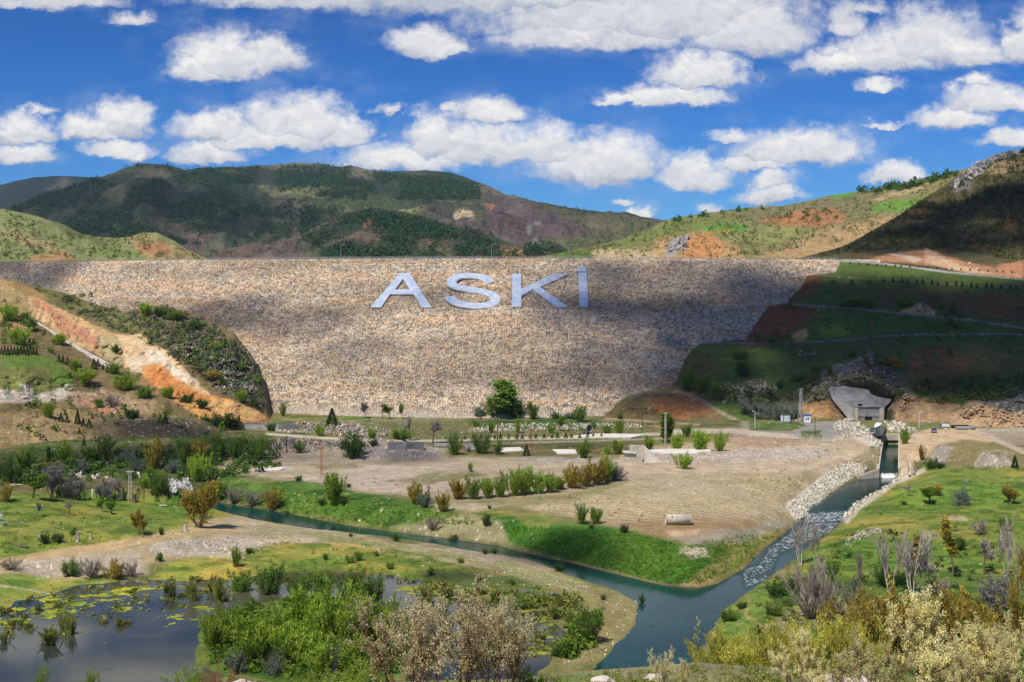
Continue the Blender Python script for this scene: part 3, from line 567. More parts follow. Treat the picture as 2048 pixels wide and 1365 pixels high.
LAY = [
 ("-300,880 600,860 640,905 560,960 440,985 -300,990", (.085, .105, .035), 8, 12, .85, .1),
 ("480,905 700,880 860,880 900,915 1300,918 1740,880 1740,950 1560,950 1400,960 1240,965 1130,990 900,1000 700,985 430,940", GDIRT, 6, 6, .95, .1),
 ("620,945 760,930 900,950 900,985 720,980 600,965", (.40, .33, .26), 6, 8, .8), ("500,940 560,933 590,938 520,945", (.56, .53, .48), 3, 2, .8),
 ("1240,905 1500,870 1740,868 1740,925 1600,945 1240,950", DIRT, 6, 6, .9, .35), ("1280,905 1640,895 1680,915 1500,925 1300,920", (.37, .33, .29), 5, 9, .7, .7),
 ("1230,925 1600,935 1700,900 1745,905 1640,955 1240,960", (.46, .37, .26), 5, 5, .8, .05), ("1460,870 1560,865 1640,880 1540,895 1430,890", (.30, .20, .13), 5, 6, .7, .3),
 ("1480,845 1700,840 1740,870 1500,875 1440,865", (.28, .24, .19), 5, 5, .9), ("1210,835 1480,838 1480,856 1250,852", (.11, .12, .045), 5, 5, .8),
 ("560,836 1240,825 1320,850 1300,905 900,905 700,872 560,858", (.14, .14, .055), 4, 5, .95, .12), ("930,845 1100,838 1200,842 1200,852 950,856", (.05, .11, .02), 4, 4, .9),
 ("700,835 930,828 930,840 700,848", (.24, .23, .11), 4, 4, .7), ("560,832 740,832 740,842 570,842", (.12, .20, .035), 3, 4, .7),
 (line("530,868 640,876 760,882 880,882 1000,878 1150,876 1300,869 1420,865", 5), (.50, .44, .33), 1.5, 1, .9), (line("880,890 1000,887 1200,882 1330,877", 3), (.40, .35, .26), 1.5, 1, .8),
 (line("1210,838 1300,843 1400,850", 4), (.38, .26, .18), 1.5, 1, .8), (line("1320,864 1460,862 1560,872 1740,878 1800,872 1900,862 2048,860 2300,862", 9), (.46, .39, .30), 3, 2, .9),
 ("1585,865 1610,852 1650,845 1680,855 1670,878 1640,882 1590,875", (.27, .26, .24), 3, 3, .85), ("1500,845 1590,842 1610,852 1580,864 1500,860", (.10, .15, .03), 3, 4, .9, .15), ("1600,862 1640,862 1645,875 1605,875", (.10, .15, .03), 2, 2, .8),
 ("700,885 760,878 800,890 900,905 860,915 740,918 690,905", (.27, .245, .225), 4, 6, .85, .5), ("770,895 850,890 900,903 870,915 790,912", (.34, .27, .22), 4, 6, .7, .8),
 ("900,900 1120,895 1300,892 1280,910 950,912", (.10, .115, .04), 5, 5, .8), ("850,960 960,945 980,950 900,962", (.13, .13, .045), 3, 5, .8),
 ("1150,1000 1250,965 1420,945 1640,945 1640,975 1580,1015 1590,1045 1500,1080 1380,1085 1260,1060 1100,1030 1000,1010", (.34, .27, .15), 6, 6, .95, .04),
 ("1230,1045 1330,1030 1500,1040 1540,1060 1420,1085 1280,1068", (.28, .19, .10), 6, 6, .8), ("1250,960 1450,950 1500,975 1300,1005", (.36, .29, .20), 6, 8, .6, .1),
 ("920,1000 1130,975 1250,960 1250,985 1130,1010 980,1012", (.28, .24, .13), 5, 6, .7),
 ("1330,1062 1400,1060 1395,1072 1340,1072", (.52, .36, .22), 3, 3, .8),
 ("430,955 620,965 760,990 900,1010 1000,1020 1120,1040 1100,1075 1000,1085 800,1060 560,1020 430,1000", GRN2, 6, 8, .95, .1),
 ("460,1020 640,1030 800,1060 780,1066 560,1030", YGR, 4, 4, .7), ("640,985 780,1000 860,1015 700,1015", (.06, .14, .018), 5, 6, .8),
 ("780,1055 930,1025 1020,1045 1010,1085 880,1080", (.28, .24, .13), 6, 8, .85, .2), ("850,1008 940,1006 1010,1012 960,1022 870,1020", (.42, .35, .24), 4, 5, .8, .2),
 ("1000,1045 1080,1035 1260,1062 1370,1088 1450,1085 1530,1060 1560,1070 1480,1130 1440,1165 1340,1172 1150,1125 1030,1092", (.045, .145, .014), 5, 5, .97),
 ("960,1088 1150,1125 1340,1172 1350,1178 1150,1140 960,1098", (.32, .24, .11), 2, 2, .6), ("1350,1175 1430,1120 1540,1060 1600,1035 1625,1015 1600,1060 1540,1110 1490,1145 1420,1178", (.33, .25, .10), 4, 4, .85, .08),
 ("1390,1110 1440,1085 1500,1060 1560,1050 1560,1070 1500,1095 1430,1130", (.12, .17, .03), 4, 6, .7), ("1360,1092 1410,1095 1420,1112 1380,1120 1358,1105", (.46, .39, .30), 3, 4, .95, .2),
 ("1340,1075 1500,1055 1560,1035 1580,1050 1480,1090 1380,1092", (.28, .26, .20), 5, 6, .7, .15), ("1400,1150 1440,1140 1500,1100 1520,1100 1450,1165", (.17, .20, .04), 4, 4, .6),
 ("1570,1015 1640,955 1700,922 1735,935 1660,985 1620,1030 1595,1045", (.56, .50, .46), 3, 3, .95, .3),
 ("1740,900 1770,880 1768,935 1735,940 1690,925", (.24, .21, .11), 4, 5, .9, .15), ("1700,870 1745,870 1760,895 1735,892", (.58, .52, .45), 3, 3, .8, .5),
 ("1795,885 1860,860 1960,862 2000,880 1900,900 1830,925 1795,935", (.50, .37, .23), 4, 5, .97, .06), ("1740,872 1800,870 1810,882 1745,884", (.36, .24, .14), 3, 3, .9),
 ("1960,862 2300,860 2300,940 2048,905 1990,885", (.32, .26, .19), 5, 6, .9, .15), ("1990,900 2048,890 2300,900 2300,930 2048,915", (.13, .15, .05), 4, 5, .8),
 ("1850,915 1880,890 1940,880 2010,895 2048,915 2048,940 1900,945", (.20, .17, .075), 5, 6, .95, .15), ("1860,910 1885,888 1905,898 1890,930 1870,935", (.30, .27, .24), 4, 5, .8, .3), ("1960,905 2010,905 2030,930 1950,935", (.34, .30, .25), 4, 7, .7, .5),
 (line("1960,866 2000,884 2048,904 2300,1000", 8), (.46, .37, .28), 2, 2, .9),
 ("1780,955 1850,930 1960,938 2300,940 2300,1400 1380,1400 1440,1225 1540,1160 1690,1045", GREEN, 6, 6, .97, .04),
 ("1780,980 1950,960 2048,980 2048,1010 1800,1020", (.16, .28, .035), 10, 12, .6), ("1640,1090 1760,1060 1900,1090 2048,1100 2048,1140 1700,1130", (.10, .19, .025), 8, 12, .7),
 ("1560,1180 1700,1150 2048,1150 2300,1250 2300,1400 1500,1400 1500,1250", (.09, .14, .028), 10, 14, .8), ("1520,1250 1620,1210 1760,1195 1850,1215 1700,1240 1560,1280", (.28, .23, .13), 6, 10, .8, .2),
 ("1430,1235 1500,1190 1560,1150 1600,1160 1540,1200 1500,1260 1440,1300", (.15, .22, .04), 6, 7, .8), (line("1500,1200 1490,1230 1520,1250 1535,1280", 4), (.42, .28, .15), 1.5, 2, .9),
 (line("1690,1085 1720,1065 1760,1060", 7), (.36, .31, .25), 3, 3, .6, .9), ("1880,1035 1930,1033 1935,1042 1890,1042", (.46, .33, .22), 3, 3, .8, .2), ("1840,1065 1870,1062 1880,1075 1850,1076", (.40, .27, .18), 3, 3, .7, .2),
 (line("1690,1045 1720,1015 1790,965 1850,940", 10), (.50, .44, .36), 3, 3, .85, .6),
 ("-300,985 430,990 470,1050 380,1075 150,1110 -300,1140", GREEN, 6, 6, .97, .03), ("-300,1030 150,1030 200,1060 -60,1080", (.24, .25, .055), 10, 14, .7), ("100,985 260,985 400,1010 360,1030 200,1010", (.10, .20, .025), 6, 8, .7),
 ("-300,1150 0,1125 150,1095 330,1065 440,1035 520,1028 640,1057 900,1100 1060,1118 1130,1142 1040,1150 850,1120 640,1085 400,1110 150,1160 -300,1180", (.38, .30, .17), 4, 6, .95, .15),
 ("-300,1135 0,1118 200,1085 330,1066 400,1050 440,1045 400,1062 300,1085 100,1120 -300,1155", (.48, .34, .17), 3, 3, .7), 
 ("300,1090 450,1072 560,1080 500,1105 470,1120 300,1105", (.38, .34, .27), 5, 9, .8, .6), ("40,1120 280,1105 300,1150 80,1150 30,1140", (.38, .32, .25), 5, 7, .8, .6),
 ("450,1040 620,1040 720,1080 620,1090 480,1070", (.41, .34, .23), 6, 9, .75, .4), ("800,1085 960,1095 1090,1140 1200,1180 1150,1185 1000,1145 850,1115", (.36, .30, .21), 5, 9, .75, .35),
 ("-300,1165 40,1150 100,1160 300,1165 500,1150 300,1190 0,1240 -300,1260", (.19, .26, .045), 5, 7, .95), ("470,1105 560,1085 700,1085 840,1110 1000,1150 1130,1190 900,1175 700,1140 500,1150", (.17, .23, .04), 6, 8, .95, .06),
 ("620,1062 900,1102 1130,1150 1200,1185 1150,1185 900,1128 640,1088", (.25, .25, .09), 5, 18, .75, .2), ("470,1048 600,1050 640,1075 520,1080", (.24, .24, .09), 5, 14, .5), ("290,1160 330,1126 450,1108 505,1150 470,1162 360,1166", (.34, .35, .05), 5, 12, .65), ("1080,1196 1150,1205 1170,1235 1110,1240", (.40, .42, .045), 4, 10, .6), ("780,1160 900,1168 1010,1186 960,1192 820,1176", (.36, .38, .045), 4, 8, .6),
 ("830,1135 1000,1150 1130,1185 1000,1190 850,1165", (.11, .13, .045), 8, 10, .8, .1), ("1080,1185 1200,1175 1285,1205 1285,1250 1200,1320 1130,1345 1120,1300 1170,1240", (.24, .21, .085), 5, 9, .9, .10),
 ("380,1270 430,1220 520,1200 620,1185 820,1220 860,1320 700,1400 380,1400", (.07, .14, .022), 6, 6, .95), (line("-100,1150 0,1172 60,1180 110,1190", 4), (.50, .42, .28), 1.5, 1, .7),
 (line("640,925 800,935 1000,938 1300,925 1500,905 1700,885", 3), (.46, .39, .28), 2, 2, .6), (line("560,950 760,962 1000,955 1240,940", 3), (.44, .37, .27), 2, 3, .6), (line("700,918 900,925 1200,918 1500,890", 2.5), (.30, .25, .18), 1.5, 2, .5),
 ("620,930 700,925 720,935 640,940", (.15, .15, .05), 4, 8, .6), ("1020,920 1180,912 1220,922 1060,932", (.30, .27, .23), 4, 9, .6, .6), ("760,962 900,945 960,950 860,970", (.16, .16, .06), 3, 8, .7),
 ("980,1020 1100,1030 1180,1050 1060,1050", (.20, .21, .06), 5, 9, .7), ("1180,985 1300,972 1340,980 1220,998", (.17, .19, .06), 4, 9, .5), ("1420,960 1560,955 1560,965 1430,975", (.17, .19, .06), 4, 9, .5),
 ("1500,1290 1620,1240 1700,1400 1400,1400", (.10, .13, .03), 8, 8, .6),
]
def pdist(px, py, P):
    d = np.full(px.shape, 1e18)
    for k in range(1, len(P)):
        a = np.array(P[k - 1]); e = np.array(P[k]) - a; wx = px - a[0]; wy = py - a[1]; t = np.clip((wx * e[0] + wy * e[1]) / (e @ e), 0, 1)
        d = np.minimum(d, (wx - e[0] * t) ** 2 + (wy - e[1] * t) ** 2)
    return np.sqrt(d)
def valley():
    nu, nv = 960, 620; px = np.linspace(-240, 2290, nu); Yv = 132 * (545 / 132.) ** np.linspace(0, 1, nv)
    PX, Y = np.meshgrid(px, Yv); X = (PX - CX) * Y / F; x = X.ravel(); y = Y.ravel()
    num = np.zeros(len(x)); den = np.zeros(len(x))
    for cx, cy, cz in zip(CTX, CTY, CTRL[:, 2]):
        wgt = 1 / (((x - cx) ** 2 + (y - cy) ** 2) + 60) ** 1.6; num += wgt * cz; den += wgt
    z = num / den
    nse = fbm(x / 5, y / 5, 3, 21) - .5; n1 = fbm(x / 6, y / 6, 4, 3)
    qx, qy = CX + F * x / y, HY - F * (z - CH) / y
    rough = np.zeros(len(x))
    for pg, am in (("690,880 760,872 910,905 850,920 700,915", 1.0), ("1240,905 1500,880 1740,880 1740,925 1240,930", .5), ("300,1090 450,1072 700,1075 500,1120", .5), ("1850,905 1900,885 2040,905 2040,940 1860,940", 1.2),
                   ("1000,1045 1370,1088 1530,1060 1480,1140 1340,1172 1030,1092", .7), ("1080,1185 1285,1205 1200,1330 1120,1330", .5)):
        rough = np.maximum(rough, am * (1 - ss(-10, 10, sdist(qx, qy, pl(pg)))))
    z += .25 * nse + rough * (fbm(x / 2.2, y / 2.2, 4, 24) - .45) * 1.3
    # mounds: spoil heap, knoll beside the road, left rise
    def mound(a, b_, hh, sx, sy, c=0):
        my = F * CH / (b_ - HY); mx = (a - CX) * my / F; return hh * np.exp(-((x - mx) / sx) ** 2 - ((y - my) / sy) ** 2)
    z += mound(790, 905, 3.2, 11, 9) + mound(752, 908, 2.0, 10, 8) + mound(1905, 928, 4.5, 10, 8) + mound(1970, 932, 3.2, 12, 8) + mound(1640, 905, .8, 20, 6) + mound(1400, 912, 1.0, 22, 6) + mound(1385, 1110, 1.0, 3, 3)
    fur = (1 - ss(-8, 8, sdist(qx, qy, pl("1150,1000 1250,968 1420,948 1630,948 1590,1000 1540,1035 1250,1045 1060,1015")))) # ploughed rows
    dvx, dvy = .93, -.36; rowc = (x * dvy * -1 + y * dvx); rowv = np.sin((x * .42 + y * .9) * 2.1 + nse * 1.5)
    z += fur * .16 * rowv
    dr = sdist(x, y, RW); dc = sdist(x, y, CHW); chan = (dc < 5) & (dr < 5)
    N = len(RW); dN = pdist(x, y, RW[:25]); dR = pdist(x, y, RW[25:41]); dS = pdist(x, y, RW[40:]); near = (dS < dN) & (dS < dR); rgt = (dR < dN) & ~near
    slope = np.where(chan, 2.2, np.where(near, .10, np.where(rgt, .22, .55))) * (1 + .5 * (n1 - .5)); z = np.where(dr > 0, np.minimum(z, -5.12 + (dr + 1.4 * nse * (~chan)) * slope + 3 * ss(6, 30, dr) * (~near) + 2 * ss(30, 60, dr)), -6.2)
    z = np.where(dc < .35, -4.3, z)
    dp = sdist(x, y, PW) + 2.2 * nse * 2; di = sdist(x, y, IW) + 1.5 * nse
    zp = np.where(dp > 0, np.minimum(z, -4.75 + dp * .10), -5.6)
    isl = -4.45 - di * .06 + nse * .5; zp = np.where((di < 6) & (dp < 0), np.maximum(zp, np.where(di < 0, np.minimum(isl, -3.9), -4.45 - di * .3)), zp)
    dm = sdist(x, y, MW); zp = np.where(dm < 4, np.maximum(zp, np.minimum(z, -4.0 - np.clip(dm, -4, 9) * .2)), zp)
    z = np.where(qy > 1130, zp, z)
    V = np.stack([x, y, z], -1); qx, qy = proj(V)
    col = np.tile(np.array((.17, .17, .06)), (len(V), 1)); spk = np.zeros(len(V)); paint(col, spk, qx, qy, n1, LAY)
    n2 = fbm(x / 2.3 + 9, y / 2.3, 4, 13); n3 = fbm(x / 14, y / 14, 3, 19)
    col *= (.62 + .5 * n2 + .25 * n3)[:, None]
    gr = (col[:, 1:2] > col[:, 0:1]); gy = ss(.45, .72, n3)[:, None] * gr; col = col * (1 + gy * np.array((.60, .10, .3))); n4 = fbm(x / 6 + 40, y / 4., 5, 29, .65); gd = ss(.48, .66, n4)[:, None] * gr; col = col * (1 - gd * np.array((.55, .38, .45)))
    fr = (fur * (rowv > .25))[:, None]; col = col * (1 - .45 * fr) + np.array((.52, .44, .32)) * .45 * fr
    wet = np.clip((dr > -2) * (1 - dr / 1.6), 0, 1)[:, None] * .6 * (z < -4.2)[:, None]; col = col * (1 - wet) + np.array((.10, .085, .05)) * wet
    und = ((dr < 0) | (z < -5.2))[:, None]; col = np.where(und, np.array((.10, .085, .05)), col)
    col = finish(V, col, spk, x, y, .4)
    o = mesh('ground', V, grid(nu, nv), M['ground'], smooth=True, attrs={'Col': col}); tag(o, kind='structure'); reg(V, nu, nv, 3)
    # water surfaces, kept where they lie inside their beds
    q = grid(nu, nv)[:, :]
    def wsheet(name, mask, lev, m_, foam):
        G = np.arange(nu * nv).reshape(nv, nu); k = mask.reshape(nv, nu); kk = k[:-1, :-1] | k[1:, 1:] | k[:-1, 1:] | k[1:, :-1]; f = q.reshape(nv - 1, nu - 1, 4)[kk]
        used = np.unique(f); rem = np.full(nu * nv, -1); rem[used] = np.arange(len(used)); W = V[used].copy(); W[:, 2] = lev
        o = mesh(name, W, rem[f], M[m_], smooth=True, attrs={'foam': foam(W)}); tag(o, kind='structure'); reg_w.append((W, rem[f])); return o
    def rf(W):
        a, b_ = proj(W); f = np.zeros(len(W))
        for pg, st in (("1600,1025 1690,1020 1690,1045 1610,1050", .74), ("1610,1045 1690,1040 1660,1070 1560,1110 1530,1140 1500,1150 1540,1090", .68), ("1480,1140 1560,1110 1540,1160 1490,1180", .64), ("1745,936 1800,934 1795,952 1735,956", 1.0), ("1700,968 1790,950 1700,1010 1640,1025 1620,1020", .2)):
            f = np.maximum(f, st * (1 - ss(-6, 6, sdist(a, b_, pl(pg)))))
        return f
    wsheet('river', dr < 2.5, -5., 'river_water', rf); wsheet('channel_water', dc < .9, -3., 'river_water', lambda W: .35 * ss(372, 360, W[:, 1])); wsheet('pond', (dp < 3) & (dr > 4) & (HY + F * (CH + 4.7) / y > 1135), -4.7, 'pond_water', lambda W: np.zeros(len(W)))
    return dp
reg_w = []
valley()
# everything beyond the modelled valley
gx = np.linspace(-7800, 7800, 41); GX, GY = np.meshgrid(gx, gx * .76 + 1900)
R = np.stack([GX.ravel(), GY.ravel(), np.full(GX.size, -12.)], -1)
tag(mesh('plain', R, grid(41, 41), M['mountain'], attrs={'Col': np.tile((.12, .12, .06), (len(R), 1))}), kind='structure')
# near slope under the camera
sheet('near_slope', -500, 2550, 3, "-500,1400 0,1388 300,1378 400,1362 480,1350 560,1368 760,1364 1040,1358 1120,1346 1200,1340 1300,1333 1400,1326 1500,1333 1650,1345 1800,1352 2048,1350 2550,1345",
      "-500,1900 2550,1900", "-500,50 2550,50", "-500,7 2550,7", 150, (.19, .19, .085), [("1000,1340 1500,1320 1500,1380 1000,1380", (.27, .25, .16), 8, 12, .6), ("1100,1350 1250,1345 1230,1365 1100,1365", (.13, .21, .04), 6, 8, .7)],
      lambda X, Y, S, PX, PY: (1 - S) * .25 * (fbm(X / 1.3, Y / 1.3, 4, 5) - .5), m='near', back=(105, 40), bk=.31, jag=1.5, jsc=18, nscale=1.2, stone=.12)

BV = []
def build_bvh():
    vs, fs, off = [], [], 0
    for V, q in SURF:
        vs.append(V); fs.append(q + off); off += len(V)
    V = np.concatenate(vs); q = np.concatenate(fs)
    BV.append(BVHTree.FromPolygons([tuple(v) for v in V.tolist()], q.tolist()))
build_bvh()
def at(px, py):
    d = Vector(((px - CX) / F, 1, -(py - HY) / F)).normalized()
    h = BV[0].ray_cast(Vector((0, 0, CH)), d)
    return h[0] if h[0] is not None else None
def drop(x, y):
    h = BV[0].ray_cast(Vector((x, y, 900)), Vector((0, 0, -1))); return h[0].z if h[0] is not None else 0.
def inpoly(poly, nn, rng):
    P = np.array(pl(poly) if isinstance(poly, str) else poly); lo = P.min(0); hi = P.max(0); out = []
    while len(out) < nn:
        q = lo + (hi - lo) * rng.rand(max(64, nn * 2), 2); q = q[sdist(q[:, 0], q[:, 1], P) < 0]; out += q.tolist()
    return out[:nn]
# ---------------------------------------------------------------- plants
def norm(v): return v / (np.linalg.norm(v) + 1e-9)
def tubes(paths, sides=4):
    Vs, Fs, off = [], [], 0
    for pts, rad in paths:
        pts = np.asarray(pts); k = len(pts); sd = sides if rad[0] > .006 else 3
        an = np.arange(sd) * 2 * math.pi / sd
        d = norm(pts[-1] - pts[0]); a = norm(np.cross(d, (.3, .9, .2))); b = np.cross(d, a)
        ring = np.cos(an)[:, None] * a + np.sin(an)[:, None] * b
        V = (pts[:, None, :] + ring[None] * np.asarray(rad)[:, None, None]).reshape(-1, 3)
        i = np.arange(k - 1)[:, None] * sd; j = np.arange(sd)[None]; jn = (j + 1) % sd
        Fs.append(np.stack([i + j, i + jn, i + sd + jn, i + sd + j], -1).reshape(-1, 4) + off); Vs.append(V); off += len(V)
    return np.concatenate(Vs), np.concatenate(Fs)
def quads(P, size, rng, asp=1., dirs=None, flat=.0):
    k = len(P); a = rng.randn(k, 3); a /= np.linalg.norm(a, axis=1)[:, None]
    if dirs is not None: a = dirs + a * .25; a /= np.linalg.norm(a, axis=1)[:, None]
    b = np.cross(a, rng.randn(k, 3)); b /= np.linalg.norm(b, axis=1)[:, None] + 1e-9
    s = size * (.6 + .8 * rng.rand(k))[:, None]; a = a * s * asp; b = b * s / (1 if asp == 1. else asp ** .3)
    if flat: a[:, 2] *= 1 - flat; b[:, 2] *= 1 - flat
    b = b * (.38 if asp < 3 else .16); V = np.stack([P - a * .5, P + b, P + a * .5, P - b], 1).reshape(-1, 3)
    return V, np.arange(4 * k).reshape(k, 4)
def plant(seed, n0=1, trunk=.25, lean=8, L=.5, lv=3, kids=4, ratio=.6, ang=38, wander=.12, trop=.12, r0=.02, leaves=1500, lsz=.05, jit=.04, asp=1., leaf_lv=None, base=.03, kmin=.3, cone=0., tip=False):
    rng = np.random.RandomState(seed); paths = []; LP = []; LD = []
    leaf_lv = max(lv - 1, 0) if leaf_lv is None else leaf_lv
    def br(p, d, l, r, lvl):
        k = 5; pts = [p]; dd = d
        for i in range(k): dd = norm(dd + rng.randn(3) * wander + np.array((0, 0, trop))); pts.append(pts[-1] + dd * l / k)
        pts = np.array(pts); r1 = r * (.45 if lvl < lv else .2); paths.append((pts, np.linspace(r, r1, k + 1)))
        if lvl >= leaf_lv: LP.append((pts, l)); 
        if lvl < lv:
            nk = max(2, int(kids + rng.randint(-1, 2)))
            for q in range(nk):
                t = kmin + (1 - kmin) * (q + rng.rand() * .8) / nk; t = min(t, .98); i = min(int(t * k), k - 1); pp = pts[i] + (pts[i + 1] - pts[i]) * (t * k - i)
                ax = norm(pts[i + 1] - pts[i]); pr = norm(np.cross(ax, rng.randn(3))); a_ = math.radians(ang * (.7 + .6 * rng.rand()))
                br(pp, norm(ax * math.cos(a_) + pr * math.sin(a_)), l * ratio * (.75 + .5 * rng.rand()) * (1 - cone * t), r * .55, lvl + 1)
    for s in range(n0):
        a_ = rng.rand() * 6.283; le = math.radians(lean) * math.sqrt((s + .5) / n0) if n0 > 1 else math.radians(lean) * rng.rand()
        d = np.array((math.cos(a_) * math.sin(le), math.sin(a_) * math.sin(le), math.cos(le))); p = np.array((math.cos(a_), math.sin(a_), 0)) * base * rng.rand() * (n0 > 1)
        if trunk > 0:
            pts = np.array([p + d * trunk * i / 3 + rng.randn(3) * .008 * (i > 0) for i in range(4)]); paths.append((pts, np.linspace(r0 * 1.35, r0, 4))); p = pts[-1]
        br(p, d, L * (.75 + .4 * rng.rand()), r0, 0)
    ls = np.array([l for _, l in LP]); w_ = ls / ls.sum(); P = []; D = []
    ch = rng.choice(len(LP), leaves, p=w_)
    for c in ch:
        pts, l = LP[c]; t = (1 - .35 * rng.rand() ** 2 if tip else rng.rand() ** .8) * (len(pts) - 1.001); i = int(t); P.append(pts[i] + (pts[i + 1] - pts[i]) * (t - i)); D.append(pts[i + 1] - pts[i])
    P = np.array(P) + rng.randn(leaves, 3) * jit; D = np.array(D); D /= np.linalg.norm(D, axis=1)[:, None]
    V, Fq = tubes(paths); LV, LF = quads(P, lsz, rng, asp, D if asp > 1.5 else None)
    tone = np.clip(.5 + 1.6 * (fbm(P[:, 0] * 7 + seed, P[:, 2] * 7 + P[:, 1] * 3, 3, seed) - .5) + rng.randn(leaves) * .22, 0, 1)
    h = np.percentile(LV[:, 2], 99.7); wd = np.percentile(np.abs(LV[:, :2]), 98.5) * 2; S = np.array((1 / wd, 1 / wd, 1 / h))
    LV = LV * S; V = V * S; LV[:, 2] = np.maximum(LV[:, 2], 0)
    return V, Fq, LV, LF, np.repeat(tone, 4)
def conifer_mesh(seed, leaves=900):
    rng = np.random.RandomState(seed); t = rng.rand(leaves) ** .75; z = .06 + .94 * (1 - t) ; a = rng.rand(leaves) * 6.283
    tier = (np.floor(z * 13) / 13 + .5 / 13 - z) * 1.1; r = (1 - z) * .5 * (.55 + .45 * np.sqrt(rng.rand(leaves))) * (1 + .25 * np.sin(a * 5 + z * 40)) + tier * .25
    P = np.stack([r * np.cos(a), r * np.sin(a), z - r * .12], -1); D = np.stack([np.cos(a), np.sin(a), np.full(leaves, -.15)], -1)
    LV, LF = quads(P, .085, rng, 1.6, D); V, Fq = tubes([(np.array([(0, 0, 0), (0, 0, .5), (0, 0, .97)]), [.022, .014, .003])])
    LV[:, 2] = np.maximum(LV[:, 2], .01)
    return V, Fq, LV, LF, np.repeat(rng.rand(leaves), 4)
